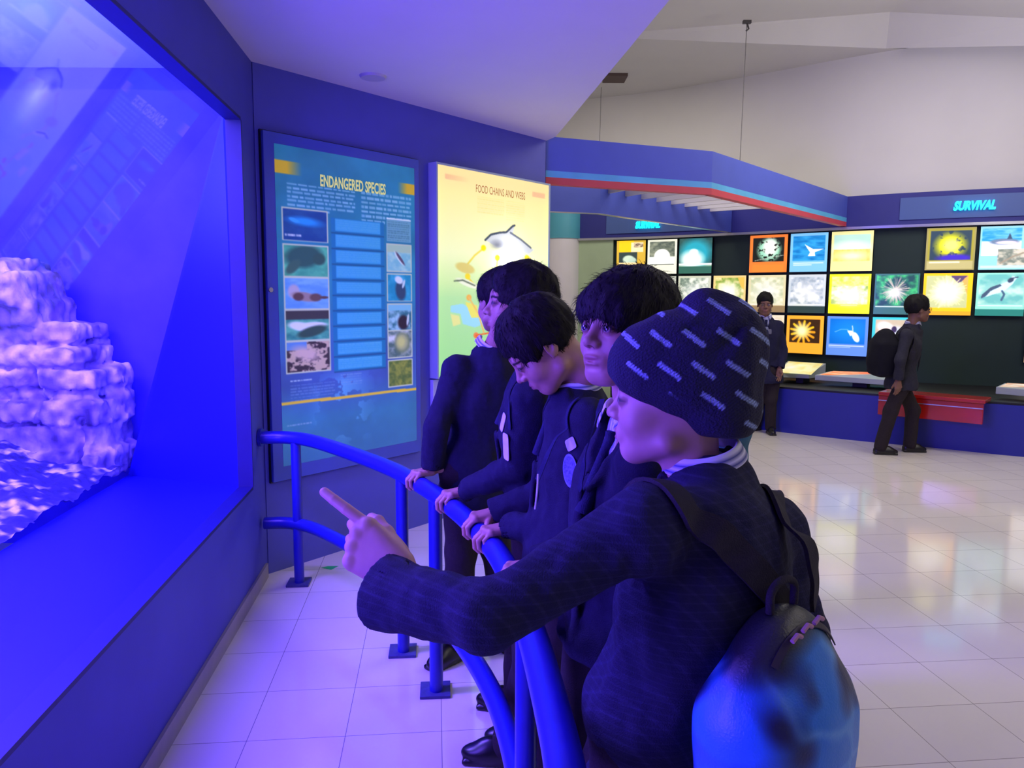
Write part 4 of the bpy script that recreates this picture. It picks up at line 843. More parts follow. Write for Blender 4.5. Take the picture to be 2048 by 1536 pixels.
def hand_prims(s, W, fwd, nrm, side, sc=.9, curls=((35, 45, 35),)*4, thumb=(40, 25, 20), tspread=35, spread=1.0):
    """W wrist, fwd towards the knuckles, nrm out of the back of the hand, side +1 when the thumb lies on fwd x nrm"""
    f = unit(fwd); n = unit(np.array(nrm)-np.dot(nrm, f)*f); x = np.cross(f, n)*side
    P = lambda a, b, c: np.array(W)+sc*(x*a+f*b+n*c)
    xs = (.027, .0095, -.0085, -.0255); ys = (.076, .080, .075, .066); ln = ((.038, .023, .020), (.042, .026, .021), (.038, .024, .020), (.030, .019, .018)); rr = (.0088, .0090, .0086, .0077)
    s.cone(P(0, -.07, 0), .023*sc, P(0, 0, 0), .021*sc, k=.01, fl=(n, .8))
    for i in range(4):
        s.cone(P(xs[i]*.55, .005, 0), .0165*sc, P(xs[i], ys[i]-.006, .001), .0122*sc, k=.012)
        p = P(xs[i], ys[i], .001); a = 0; d = f; lat = x*(xs[i]*.9*spread)
        s.ell(p+n*.003*sc, (.0112*sc,)*3, k=.006)
        for j in range(3):
            a += math.radians(curls[min(i, len(curls)-1)][j]); d = unit(f*math.cos(a)-n*math.sin(a)+lat*(1 if j == 0 else .4)); q = p+d*ln[i][j]*sc
            r0 = rr[i]*sc*(1-.07*j); s.cone(p, r0, q, r0*.93, k=.0035 if j == 0 else .0012); p = q
    s.ell(P(.02, .03, -.012), (.014*sc, .022*sc, .013*sc), np.stack([x, f, n]), k=.012)
    p = P(.020, .018, -.006); a = math.radians(tspread); d = unit(x*math.sin(a)+f*math.cos(a)-n*.25); roll = n
    for j, L_ in enumerate((.036, .028, .023)):
        q = p+d*L_*sc; s.cone(p, (.0135, .0105, .0095)[j]*sc, q, (.0105, .0095, .0080)[j]*sc, k=.006)
        b_ = math.radians(thumb[j]); d = unit(d*math.cos(b_)+(-x*.55-n*.8)*math.sin(b_)); p = q
    return s
def tufts(V, Q, n, ln, wd, flow, seed, lift=.35, zcut=None):
    """short tapered locks growing out of a hair surface"""
    R = np.random.RandomState(seed); c = V[Q]; fc = c.mean(1); fn_ = np.cross(c[:, 2]-c[:, 0], c[:, 3]-c[:, 1]); fn_ /= np.linalg.norm(fn_, axis=1)[:, None]+1e-9
    i = R.randint(0, len(Q), n); p = fc[i]; N = fn_[i]; d = flow(p); d = d-N*(d*N).sum(1)[:, None]; d /= np.linalg.norm(d, axis=1)[:, None]+1e-6
    d = d+N*lift*(.4+R.rand(n, 1))+.22*R.randn(n, 3); d /= np.linalg.norm(d, axis=1)[:, None]; s = np.cross(d, N); s /= np.linalg.norm(s, axis=1)[:, None]+1e-6
    L = ln*(.5+R.rand(n, 1)); p = p-N*.003; a = p-s*wd; b_ = p+s*wd; e = p+d*L*.55+N*.001; a2 = e-s*wd*.7; b2 = e+s*wd*.7; t = p+d*L-N*L*.18
    VV = np.stack([a, b_, b2, a2, t], 1).reshape(-1, 3); k = np.arange(n)*5; T = np.concatenate([np.stack([k, k+1, k+2, k+3], 1), np.stack([k+3, k+2, k+4, k+4], 1)])
    return VV, T
def hair_mesh(style, h, seed):
    s = SDF()
    if style == 'fringe':
        s.ell((0, -.014, .036), (.090, .110, .095), k=.01).ell((0, .05, .035), (.074, .045, .05), k=.03)
        s.ell((0, .115, -.052), (.095, .085, .062), k=.012, sub=True).ell((0, -.07, -.15), (.12, .12, .11), k=.02, sub=True)
        for q in (-1, 1): s.ell((q*.095, .06, -.06), (.045, .055, .052), k=.01, sub=True)
    else:
        t = .012 if style == 'short' else .016
        s.ell((0, -.014, .036), (.0735+t, .094+t, .084+t*1.2), k=.01).ell((0, .035, .07), (.05, .045, .038), k=.03)
        s.ell((0, .125, -.035), (.085, .075, .075), k=.012, sub=True).ell((0, -.03, -.145), (.12, .13, .115), k=.02, sub=True)
        for q in (-1, 1): s.ell((q*.088, .012, -.035), (.03, .042, .045), k=.012, sub=True)
    V, Q = s.mesh(h, noise=((.009, 26, seed), (.006, 60, seed+1)))
    flow = lambda p: (p-np.array([0, -.05, .13]))*np.array([1, 1, 1.2])-np.array([0, 0, .05])
    n = 5200 if h < .004 else 700
    TV, TQ = tufts(V, Q, n, .022 if style != 'fringe' else .026, .0009 if h < .004 else .003, flow, seed, .24)
    return np.vstack([V, TV]), [Q, TQ+len(V)]
def add_tris(name, V, Qs, m, parent, smooth=True):
    faces = [tuple(q) for q in Qs[0]]+[tuple(q) if q[2] != q[3] else tuple(q[:3]) for q in Qs[1]]
    V = V-np.array(parent.location) if parent is not None else V
    me = bpy.data.meshes.new(name); me.from_pydata([tuple(v) for v in V], [], faces); me.update(); return link(name, me, m, parent, smooth)

def person(D):
    """D: joints in world space and looks; returns the thing with its body and clothes"""
    h = D.get('h', .005); hh = D.get('hh', .0024); base = (float(D['pelvis'][0]), float(D['pelvis'][1]), 0.0)
    t = thing('person', D['label'], 'person', base, D.get('group')); up = np.array([0, 0, 1.])
    HR = frame_from(D['face'], pitch=D.get('pitch', 0), roll=D.get('roll', 0)); HC = np.array(D['head'], float); hs = D.get('hscale', .95)
    toW = lambda V: HC+hs*(V@HR.T)
    nb = np.array(D['neck'], float); sh = [np.array(x, float) for x in D['sh']]; el = [np.array(x, float) for x in D['el']]; wr = [np.array(x, float) for x in D['wr']]
    pel = np.array(D['pelvis'], float); bf = unit(D['front']); br_ = unit(np.cross(bf, up)); B = np.stack([br_, bf, up])
    hips = [pel-br_*.08, pel+br_*.08]; kn = [np.array(x, float) for x in D['kn']]; an = [np.array(x, float) for x in D['an']]; to = [unit(x) for x in D['toe']]
    # body: head, torso and limbs, hands
    V, Q = head_mesh(hh, D.get('mouth', 0.0), D.get('ears', True)); col = head_color(V, D['skin']); VW = toW(V)
    s = SDF(); hb = max(h*1.3, .0065); mid = (sh[0]+sh[1])/2
    s.cone(toW(np.array([[0, -.04, -.10]]))[0], .040, nb-up*.03, .046, k=.02).cone(sh[0], .040, sh[1], .040, k=.05)
    ch = mid*.62+pel*.38; s.ell(mid-up*.10, (.115, .075, .13), B, k=.05).ell(mid*.4+pel*.6, (.105, .075, .15), B, k=.05).ell(pel, (.115, .085, .09), B, k=.05)
    for i in (0, 1):
        s.cone(sh[i], .036, el[i], .030, k=.02).cone(el[i], .029, wr[i], .019, k=.012).cone(hips[i], .065, kn[i], .045, k=.03).cone(kn[i], .043, an[i], .030, k=.02)
        s.cone(an[i]-up*.02, .026, an[i]-up*.035+to[i]*.10, .02, k=.02)
    Vb, Qb = s.mesh(hb); parts = [(VW, Q, col), (Vb, Qb, np.tile(np.array(D['skin'], float), (len(Vb), 1)))]
    for i, H in enumerate(D['hands']):
        if H is None: continue
        s = SDF(); hand_prims(s, wr[i] if 'w' not in H else H['w'], H['f'], H['n'], H['side'], H.get('sc', .88), H.get('c', ((35, 45, 35),)*4), H.get('t', (40, 25, 20)), H.get('ts', 35), H.get('sp', 1.0))
        v, q = s.mesh(D.get('hhand', .0022)); c = np.tile(np.array(D['skin'], float)*1.06, (len(v), 1)); parts.append((v, q, c*(1+.05*vnoise(v, 60, 2)[:, None])))
    k = 0; VV = []; QQ = []; CC = []
    for v, q, c in parts: VV.append(v); QQ.append(q+k); CC.append(c); k += len(v)
    body = npmesh('body', np.vstack(VV), np.vstack(QQ), M_skin, t, np.vstack(CC))
    # eyes
    for q in (-1, 1):
        if D.get('noeyes'): break
        n1, n2 = 20, 14; uu, vv = np.meshgrid(np.linspace(0, 2*np.pi, n1, endpoint=False), np.linspace(0, np.pi, n2)); r = .0128
        P = np.stack([r*np.sin(vv)*np.cos(uu), r*np.cos(vv), r*np.sin(vv)*np.sin(uu)], -1).reshape(-1, 3)   # pole looks forward
        e = vv.reshape(-1); c = np.where((e < .17)[:, None], (8, 8, 10), np.where((e < .50)[:, None], (34, 19, 13), (190, 184, 186)))
        g = np.array(D.get('gaze', (0, 0))); a, b_ = math.radians(g[0]), math.radians(g[1]); Rg = frame_from((math.sin(a), math.cos(a), math.tan(b_))); P = P@Rg.T
        i_, j_ = np.meshgrid(np.arange(n1), np.arange(n2-1)); F = np.stack([j_*n1+i_, j_*n1+(i_+1) % n1, (j_+1)*n1+(i_+1) % n1, (j_+1)*n1+i_], -1).reshape(-1, 4)
        npmesh('eye', toW(P+np.array([q*.031, .0775, -.006])), F, M_eye, t, c.astype(float))
    # hair
    if D.get('hair'):
        HV, HQ = hair_mesh(D['hair'], hh*1.25, D.get('seed', 3)); add_tris('hair', toW(HV), HQ, M_hair, t)
    # shirt collar: a striped band standing round the neck, open in front, folded outwards
    ncx = unit(toW(np.array([[0, -.035, -.08]]))[0]-(nb-up*.04)); cz = D.get('collar_tilt', .12)
    cu = unit(ncx+bf*(-cz)); cr_ = unit(np.cross(bf, cu)); cf = np.cross(cu, cr_); A = nb+up*.006+D.get('collar_off', 0)*cf
    nseg, nr = 44, 9; ang = np.linspace(-2.75, 2.75, nseg); prof = ((.052, .0), (.053, .012), (.054, .022), (.057, .024), (.059, .019), (.061, .014), (.063, .008), (.065, .003), (.067, -.003)); CV = []; CCc = []
    for a in ang:
        for j, (r, z) in enumerate(prof):
            fz = max(0, (abs(a)-2.0)/.75)
            drop = z-.020*fz*(1 if j > 1 else .6)-(.018*fz*(j-3)/5 if j > 3 else 0); CV.append(A+cr_*(r*math.sin(a))*1.0-cf*(r*math.cos(a))*1.05+cu*drop)
            st = j in (5, 7); CCc.append((222, 222, 235) if not st else (60, 70, 140))
    i_, j_ = np.meshgrid(np.arange(nseg-1), np.arange(nr-1)); F = np.stack([i_*nr+j_, (i_+1)*nr+j_, (i_+1)*nr+j_+1, i_*nr+j_+1], -1).reshape(-1, 4)
    cl = npmesh('shirt_collar', np.array(CV), F, M_shirt, t, np.array(CCc, float)); md = cl.modifiers.new('t', 'SOLIDIFY'); md.thickness = .0022; md2 = cl.modifiers.new('s', 'SUBSURF'); md2.levels = md2.render_levels = 1 if h > .006 else 2
    # shirt front
    s = SDF(); s.ell(mid-up*.085+bf*.014, (.10, .072, .13), B, k=.03).cone(nb-up*.025, .052, nb-up*.06, .06, k=.03)
    sv, sq = s.mesh(max(h, .006)); u_ = (sv-mid)@br_; sc_ = np.where((np.sin(u_*520) > 0)[:, None], (220, 220, 234), (150, 160, 208)); npmesh('shirt', sv, sq, M_shirt, t, sc_.astype(float))
    if D.get('tie', True):
        p0 = nb+bf*.055-up*.03; p1 = mid+bf*.118-up*.10; b = MB(base); b.tube([p0+up*.004, p0-up*.012, p0*.8+p1*.2, p0*.4+p1*.6, p1], [.011, .013, .009, .013, .016], 10); b.build('tie', M_lan, t, smooth=True)
    # blazer
    th = D.get('bulk', 1.0); s = SDF(); hem = pel-up*D.get('hem', .10)
    s.cone(sh[0]+up*.004, .050*th, sh[1]+up*.004, .050*th, k=.05).cone(mid*.55+nb*.45-up*.0, .064, mid, .085, k=.05)
    s.ell(mid-up*.10, (.158*th, .108*th, .155), B, k=.05).ell(mid*.45+pel*.55, (.138*th, .103*th, .17), B, k=.05).ell(pel-up*.02, (.162*th, .122*th, .14), B, k=.05).ell(hem, (.176*th, .135*th, .10), B, k=.05)
    s.cone(nb-up*.034, .068, nb-up*.07, .085, k=.03)
    s.cut(hem-up*.02, -up, .3)
    s.cone(nb-up*.06, .050, nb+up*.10+ncx*.05, .058, k=.008, sub=True)          # neck opening
    # V opening of the front and lapels on either side of it
    vp = mid-up*D.get('vee', .13)+bf*.125; vt = nb+bf*.05-up*.01
    if not D.get('novee'): s.cone(vp, .005, vt, .042, k=.01, sub=True, fl=(br_, .85))
    for q in (-1, 1):
        s.cone(vp+br_*q*.012-bf*.012, .008, vt+br_*q*.058-bf*.020-up*.015, .022, k=.008, fl=(bf, .5)).ell(mid+br_*q*.075+bf*.075-up*.05, (.018, .008, .03), B, k=.006)
    # front closure edge
    s.cone(vp-up*.0, .010, hem+bf*.12, .009, k=.012, fl=(bf, .6))
    late = []
    for i in (0, 1):
        s.cone(sh[i]-up*.006, .052*th, el[i], .048*th, k=.035)
        c0 = el[i]; we = D['slv'][i] if 'slv' in D and D['slv'][i] is not None else wr[i]; d = unit(we-el[i]); L = np.linalg.norm(we-el[i]); cf_ = D.get('cuff', (.043, .043))[i]; e = el[i]+d*(L-D.get('cuffcut', (.012, .012))[i])
        s.cone(c0, .047*th, e+d*.03, cf_, k=.02); late.append((e, d, cf_))
    s.ops.append(None)
    for e, d, cf_ in late: s.cut(e, d, .10, k=.003); s.cone(e+d*.03, cf_-.008, e-d*.03, cf_-.010, k=.003, sub=True)
    V, Q = s.mesh(h, noise=((.014, 9, 5+D.get('seed', 0)), (.013, 20, 6), (.004, 55, 7))); blz = npmesh('blazer', V, Q, D.get('cloth', M_blazer), t)
    from mathutils.bvhtree import BVHTree
    bvh = BVHTree.FromPolygons([tuple(v) for v in V], [tuple(map(int, q)) for q in Q]) if D.get('bvh', True) else None
    # trousers
    s = SDF(); s.ell(pel-up*.01, (.128, .10, .11), B, k=.04)
    for i in (0, 1): s.cone(hips[i]-up*.03, .074, kn[i], .062, k=.03).cone(kn[i], .062, an[i]+up*.0, .056, k=.03); s.cut(an[i]-up*.035, -up, .12)
    V2, Q2 = s.mesh(max(h, .006), noise=((.012, 11, 9), (.006, 30, 4))); npmesh('trousers', V2, Q2, M_trouser, t)
    for i in (0, 1):
        s = SDF(); a = np.array([an[i][0], an[i][1], 0.]); f = unit(to[i]*np.array([1, 1, 0])); r = np.cross(f, up); R = np.stack([r, f, up])
        s.ell(a-f*.02+up*.035, (.036, .045, .045), R, k=.02).ell(a+f*.07+up*.028, (.040, .085, .034), R, k=.03).ell(a+f*.05+up*.045, (.032, .06, .04), R, k=.02).box(a+f*.045+up*.008, (.028, .095, .004), .008, R, k=.004)
        s.cut(a+up*.001, -up, .2); V3, Q3 = s.mesh(max(h*.9, .005), zmin=-.01); V3[:, 2] = np.maximum(V3[:, 2], 0.001); npmesh('shoe', V3, Q3, M_shoe, t)
    return t, bvh, dict(nb=nb, mid=mid, sh=sh, pel=pel, bf=bf, br=br_, up=up, toW=toW, B=B, HC=HC)
def ribbon(name, bvh, pts, wid, m, parent, off=.004, thick=.002, n=14, wdir=None):
    """flat strap lying on a cloth surface along a path"""
    P = smoothpath(pts, n); L = []; N = []
    for p in P:
        h_ = bvh.find_nearest(Vector(p)); nrm = np.array(h_[1]); d = p-np.array(h_[0])
        if d@nrm > .03: q = p; 
        else: q = np.array(h_[0])+nrm*off
        L.append(q); N.append(nrm)
    L = np.array(L); N = np.array(N)
    for _ in range(3): L[1:-1] = (L[:-2]+2*L[1:-1]+L[2:])/4; N[1:-1] = (N[:-2]+2*N[1:-1]+N[2:])/4
    T = np.gradient(L, axis=0); T /= np.linalg.norm(T, axis=1)[:, None]; N /= np.linalg.norm(N, axis=1)[:, None]; S = np.cross(T, N); S /= np.linalg.norm(S, axis=1)[:, None]
    b = MB(parent.location); vs = []; 
    for i in range(len(L)): vs += [L[i]-S[i]*wid/2, L[i]+S[i]*wid/2, L[i]+S[i]*wid/2+N[i]*thick, L[i]-S[i]*wid/2+N[i]*thick]
    fs = [(0, 1, 2, 3), tuple(len(vs)-4+k for k in (3, 2, 1, 0))]
    for i in range(len(L)-1):
        for q in range(4): fs.append((4*i+q, 4*i+(q+1) % 4, 4*i+4+(q+1) % 4, 4*i+4+q))
    b.add(vs, fs); return b.build(name, m, parent, smooth=True)
def on_cloth(bvh, p, off=.003):
    h_ = bvh.find_nearest(Vector(p)); return np.array(h_[0])+np.array(h_[1])*off, np.array(h_[1])
def badge(name, bvh, p, w, hgt, m, parent, shape='round', off=.003, roll=0.0, rim=None):
    c, n = on_cloth(bvh, p, off); x = unit(np.cross((0, 0, 1), n)); z = np.cross(n, x); a = math.radians(roll); x, z = x*math.cos(a)+z*math.sin(a), z*math.cos(a)-x*math.sin(a)
    K = 28; out = []
    for k in range(K):
        th = 2*math.pi*k/K; e = .999 if shape == 'round' else .35; cx, sz = math.cos(th), math.sin(th)
        if shape != 'round': cx = math.copysign(abs(cx)**e, cx); sz = math.copysign(abs(sz)**e, sz)
        if shape == 'shield' and sz < 0: cx *= 1-.5*abs(sz)
        out.append((cx, sz))
    def disc(s_, lo, hi, nm, mm, par):
        b = MB(parent.location); vs = [c+x*u*w/2*s_+z*v*hgt/2*s_+n*lo for u, v in out]+[c+x*u*w/2*s_+z*v*hgt/2*s_+n*hi for u, v in out]
        b.add(vs, [tuple(range(K))[::-1], tuple(range(K, 2*K))]+[(k, (k+1) % K, K+(k+1) % K, K+k) for k in range(K)]); return b.build(nm, mm, par)
    if rim: disc(1.0, 0, .0018, name+'_rim', rim, parent); disc(.86, .0018, .0028, name, m, parent)
    else: disc(1.0, 0, .0015, name, m, parent)
    return c, n, x, z
SK = (172, 128, 112)
def dn(v, dz): return np.array([v[0], v[1], v[2]-dz])
rail_n = lambda y: unit(np.cross((0, 0, 1), np.append((rail_at(y+.05)-rail_at(y-.05))[:2], 0)))   # to the tank side
def grip(y, side, back=.048, tilt=0.0, sc=.86):
    """hand laid over the top rail at depth y, wrist on the room side"""
    c = rail_at(y); n = rail_n(y); f = unit(n+np.array([0, 0, -.10])); w = c-n*back*1.0+np.array([0, 0, .047])
    return dict(w=w, f=f, n=np.array([0, 0, 1.]), side=side, sc=sc, c=((38, 52, 40), (36, 52, 40), (38, 52, 40), (42, 54, 40)), t=(25, 30, 20), ts=55), w
# ---- boy farthest along the railing, turned away
up3 = np.array([0, 0, 1.])
gA, wA = grip(2.80, 1)
D = dict(label='boy farthest along the railing, face turned away, one hand on the rail', head=J(997, 602, 2.90), face=(-.45, .89, 0), pitch=6, skin=SK, hair='short', seed=21, noeyes=False,
         neck=J(985, 692, 2.92), front=(-.55, .83, 0), sh=[J(912, 738, 2.86), J(1045, 745, 3.0)], el=[J(872, 852, 2.80), J(1060, 900, 3.02)], wr=[wA, np.array([.06, 2.98, .72])],
         pelvis=(-.14, 2.93, .82), kn=[(-.20, 2.93, .44), (-.06, 3.0, .44)], an=[(-.215, 2.92, .07), (-.03, 3.02, .07)], toe=[(-.55, -.6, 0), (-.5, .8, 0)],
         hem=.15, hands=[gA, dict(f=(-.05, .1, -1), n=(.9, -.3, 0), side=1, c=((15, 20, 15),)*4)], h=.0055, hh=.003, hhand=.0025, bulk=.95)
tA, bvA, iA = person(D)
# ---- boy with his face in profile, just behind the bowed one
gB, wB = grip(2.50, 1)
D = dict(label='boy in profile looking up at the aquarium, between the bowed boy and the farthest one', head=J(1040, 606, 2.36), face=(-.97, -.10, 0), pitch=-4, skin=SK, hair='short', seed=22, hscale=1.0, mouth=.002, gaze=(-5, 5),
         neck=J(1078, 712, 2.38), front=(-.9, .3, 0), sh=[J(1062, 790, 2.24), J(1075, 790, 2.52)], el=[J(1040, 930, 2.30), J(1078, 950, 2.56)], wr=[wB, np.array([.03, 2.56, .74])],
         pelvis=(.10, 2.42, .82), kn=[(.06, 2.34, .44), (.04, 2.52, .44)], an=[(.07, 2.34, .07), (.03, 2.54, .07)], toe=[(-1, 0, 0), (-1, .2, 0)],
         hands=[gB, dict(f=(-.05, .1, -1), n=(0, 1, 0), side=1, c=((15, 20, 15),)*4)], h=.005, hh=.0026, hhand=.0022, bulk=.95)
tB, bvB, iB = person(D)
badge('name_tag', bvB, J(1015, 893, 2.25), .034, .085, M_card, tB, 'card', roll=-8)
badge('paper_label', bvB, J(990, 842, 2.28), .040, .055, M_card, tB, 'card', roll=-12)
ribbon('lanyard', bvB, [J(1035, 740, 2.28), J(1015, 790, 2.24), J(1012, 860, 2.22)], .012, M_lan, tB)
# ---- bowed boy
gC1, wC1 = grip(2.10, 1); gC2, wC2 = grip(2.24, -1)
D = dict(label='bowed boy looking down, both hands on the railing, oval crest on his blazer', head=J(1082, 690, 1.98), face=(-1, -.10, 0), pitch=42, skin=(176, 130, 114), hair='thick', seed=23, hscale=.97,
         neck=J(1152, 772, 2.02), front=(-.97, -.05, 0), sh=[J(1178, 838, 1.90), J(1150, 832, 2.18)], el=[J(1165, 1040, 1.92), J(1085, 985, 2.24)], wr=[wC1, wC2],
         pelvis=(.16, 2.02, .80), kn=[(.12, 1.95, .43), (.08, 2.12, .43)], an=[(.12, 1.95, .07), (.0, 2.235, .07)], toe=[(-1, 0, 0), (-1, .1, 0)],
         hands=[gC1, gC2], h=.0045, hh=.0022, hhand=.002, cuffcut=(.0, .0), bulk=.95)
tC, bvC, iC = person(D)
badge('crest', bvC, J(1130, 942, 1.86), .052, .085, mat('crest_cloth', (92, 96, 150), .8, noise=.5, nscale=160), tC, 'round', roll=18, rim=mat('crest_rim', (120, 130, 210), .8))
badge('name_tag', bvC, J(1122, 892, 1.86), .040, .030, M_card, tC, 'card', roll=28)
ribbon('lanyard', bvC, [J(1160, 800, 1.90), J(1128, 850, 1.88), J(1100, 900, 1.86), J(1075, 960, 1.86)], .014, M_lan, tC)
b = MB(tC.location); b.tube(smoothpath([J(1076, 948, 1.82), J(1074, 985, 1.81), J(1070, 1018, 1.82)], 4), .0022, 8); b.build('white_cord', M_card, tC, smooth=True)
# ---- boy with the fringe, three-quarter face
gD1, wD1 = grip(1.62, 1); gD2, wD2 = grip(1.80, -1)
D = dict(label='boy with a straight black fringe and open mouth, beside the boy in the knitted hat', head=J(1254, 656, 1.50), face=(-.80, -.60, 0), pitch=-5, skin=(174, 130, 116), hair='fringe', seed=24, hscale=.97, mouth=.004, gaze=(-6, 6), vee=.05,
         neck=J(1268, 832, 1.51), front=(-.85, -.45, 0), sh=[J(1285, 925, 1.40), J(1245, 905, 1.66)], el=[J(1270, 1110, 1.50), J(1180, 1080, 1.78)], wr=[wD1, wD2],
         pelvis=(.24, 1.62, .80), kn=[(.22, 1.55, .43), (.17, 1.72, .43)], an=[(.22, 1.55, .07), (.16, 1.76, .07)], toe=[(-1, 0, 0), (-1, .1, 0)],
         hands=[gD1, gD2], h=.0045, hh=.002, hhand=.0022, bulk=.93)
tD, bvD, iD = person(D)
ribbon('lanyard', bvD, [J(1205, 800, 1.45), J(1190, 850, 1.42), J(1172, 910, 1.42), J(1160, 980, 1.44)], .012, M_lan, tD)
# ---- pointing boy in the knitted hat, nearest the camera
wE = J(798, 1146, 1.165); gE = dict(f=unit(J(694, 1068, 1.20)-wE), n=(.18, -.97, .10), side=1, sc=1.16, c=((-4, 6, 6), (52, 100, 60), (58, 102, 60), (62, 104, 60)), t=(20, 25, 15), ts=18, sp=.5)
kE = J(690, 1062, 1.21); tipE = J(630, 996, 1.235)
D = dict(label='boy in a dashed knitted hat pointing at the aquarium, nearest the camera', head=J(1345, 796, 1.22), face=(-.96, .28, 0), pitch=-2, skin=(186, 142, 132), hair=None, hscale=.93, mouth=.003, ears=False, hem=.20, slv=(J(780, 1184, 1.15), None),
         neck=J(1405, 925, 1.215), front=(-.62, .78, 0), sh=[J(1285, 1050, 1.06), J(1545, 1062, 1.26)], el=[J(968, 1238, 1.0), J(1600, 1270, 1.30)], wr=[wE, np.array([.50, 1.22, .74])],
         pelvis=(.27, 1.25, .78), kn=[(.20, 1.22, .42), (.34, 1.30, .42)], an=[(.20, 1.22, .07), (.36, 1.32, .07)], toe=[(-.6, .8, 0), (-.6, .8, 0)],
         hands=[gE, dict(f=(-.5, .5, -.6), n=(.4, .4, .7), side=1, c=((25, 30, 20),)*4)], h=.004, hh=.0018, hhand=.0018, cloth=M_blazer_plaid, cuff=(.060, .045), cuffcut=(-.0, .01), tie=True)
tE, bvE, iE = person(D)
# knitted hat
yH = 1.22; px1 = yH/F_PX
s = SDF(); hatc = J(1375, 735, yH)
fx = unit((-.96, .28, 0)); rx_ = unit(np.cross(fx, up3)); RH = np.stack([rx_, fx, up3])
def HP(px, py): q = J(px, py, yH); u = (q[0]-hatc[0])/fx[0]*.96; return hatc+fx*u+up3*(q[2]-hatc[2])
s.ell(HP(1350, 745), (.092, .098, .088), RH, k=.03).ell(HP(1400, 765), (.094, .092, .085), RH, k=.03).ell(HP(1430, 700), (.080, .078, .082), RH, k=.03).ell(HP(1335, 710), (.074, .078, .062), RH, k=.03)
s.ell(HP(1412, 612), (.030, .036, .026), RH, k=.02).cone(HP(1345, 668)-rx_*.05, .006, HP(1400, 650)-rx_*.085, .006, k=.02, sub=True).cone(HP(1490, 640)-rx_*.04, .006, HP(1440, 690)-rx_*.09, .006, k=.02, sub=True).ell(HP(1470, 690), (.045, .045, .06), RH, k=.03).ell(HP(1440, 820), (.078, .062, .06), RH, k=.03).ell(HP(1300, 735), (.074, .066, .062), RH, k=.03)
# brim: remove what lies below the tilted brim line (low at the nape, high at the brow)
pb0, pb1 = HP(1235, 768), HP(1378, 868); pb2 = HP(1500, 874)
d1 = unit(pb1-pb0); n1 = np.cross(d1, rx_); n1 = n1 if n1[2] < 0 else -n1; d2 = unit(pb2-pb1); n2_ = np.cross(d2, rx_); n2_ = n2_ if n2_[2] < 0 else -n2_
s.fn(hatc-.3, hatc+.3, lambda P: -np.minimum(0, 0)+np.minimum(-((P-pb1)@n1), 9)*1.0 if False else np.maximum(-((P-pb0)@n1), -((P-pb0)@n1)), k=.006, sub=True)
s.fn(hatc-.3, hatc+.3, lambda P: -((P-pb1)@n2_), k=.006, sub=True)
V, Q = s.mesh(.0024, noise=((.022, 12, 3), (.007, 34, 5)))
# rows of short light dashes slanting over dark wool
q_ = V-hatc; xf = -(q_@fx); zf = q_[:, 2]; lat = q_@rx_; arc = np.arctan2(xf, np.abs(lat)+.02)*.105
rowc = (zf*.84+xf*.58+.006*np.sin(lat*20))/.030; row = np.floor(rowc); fr_ = rowc-row
al = (xf*.80-zf*.56)+np.sign(lat)*.0; cell = (al/.076+row*.5+(lat > 0)*.3); fc_ = cell-np.floor(cell)
dash = (np.abs(fr_-.5) < .125)*(fc_ < .52)*np.clip((zf+.045+xf*.50)/.01, 0, 1)
edge = np.clip((.060-np.abs(q_@np.cross(d1, rx_)))/.02, 0, 1)
tex = 1+.25*np.sin(V[:, 2]*1500+xf*900)
col = np.array([26, 28, 50])*tex[:, None]; col = col*(1-dash[:, None])+np.array([128, 148, 176])*tex[:, None]*dash[:, None]
npmesh('knitted_hat', V, Q, M_knit, tE, col)
# inside of the hat is closed by the head; backpack on his back
bfE, brE = iE['bf'], iE['br']; midE = iE['mid']
pc = J(1552, 1462, 1.04); back = -bfE
RB = np.stack([brE, bfE, up3])
pk = thing('backpack', 'blue and black printed school backpack with a pink-edged zip, worn by the pointing boy', 'backpack', (float(pc[0]), float(pc[1]), float(pc[2])-.22))
s = SDF(); s.ell(pc+up3*.04, (.118, .072, .150), RB, k=.03).box(pc-up3*.08, (.072, .030, .11), .042, RB, k=.06).ell(pc+back*.03-up3*.03, (.098, .055, .12), RB, k=.04)
V, Q = s.mesh(.0045, noise=((.010, 10, 2), (.003, 40, 3)))
u = (V-pc)@brE; w = V[:, 2]-pc[2]; P2 = np.stack([u, w, w*0], -1); wr_ = vnoise(P2, 7, 4); a = np.clip(.62+1.25*vnoise(P2, 13, 4)+.9*vnoise(P2, 31, 12), 0, 1); b2 = 1-np.clip(np.abs(vnoise(P2+.3, 16, 6)+.25*vnoise(P2, 40, 3))/.12, 0, 1)
c = np.array([16, 26, 66])+(np.array([44, 128, 205])-np.array([16, 26, 66]))*np.clip(a*1.6-.2, 0, 1)[:, None]; m_ = np.clip(b2, 0, 1)*np.clip(a+.25, 0, 1); c = c*(1-.6*m_[:, None])+np.array([120, 180, 220])*.6*m_[:, None]
tp_ = np.clip((w-.125+.35*np.abs(u-.03)-.06*vnoise(P2, 9, 9))/.03, 0, 1); c = c*(1-tp_[:, None])+np.array([34, 38, 46])*tp_[:, None]
for (uu, ww, ra, rb, cc) in ((.02, -.135, .016, .05, (190, 120, 170)), (.075, -.10, .018, .03, (200, 215, 205)), (.05, -.17, .07, .022, (190, 130, 80)), (.045, -.115, .02, .02, (30, 70, 60))):
    m_ = np.clip(1.6-np.hypot((u-uu)/ra, (w-ww)/rb), 0, 1)*((V-pc)@back > 0); c = c*(1-m_[:, None])+np.array(cc)*m_[:, None]
npmesh('bag_body', V, Q, mat('printed_nylon', attr=True, rough=.42, bump=.2, bscale=300), pk, c)
zp = []
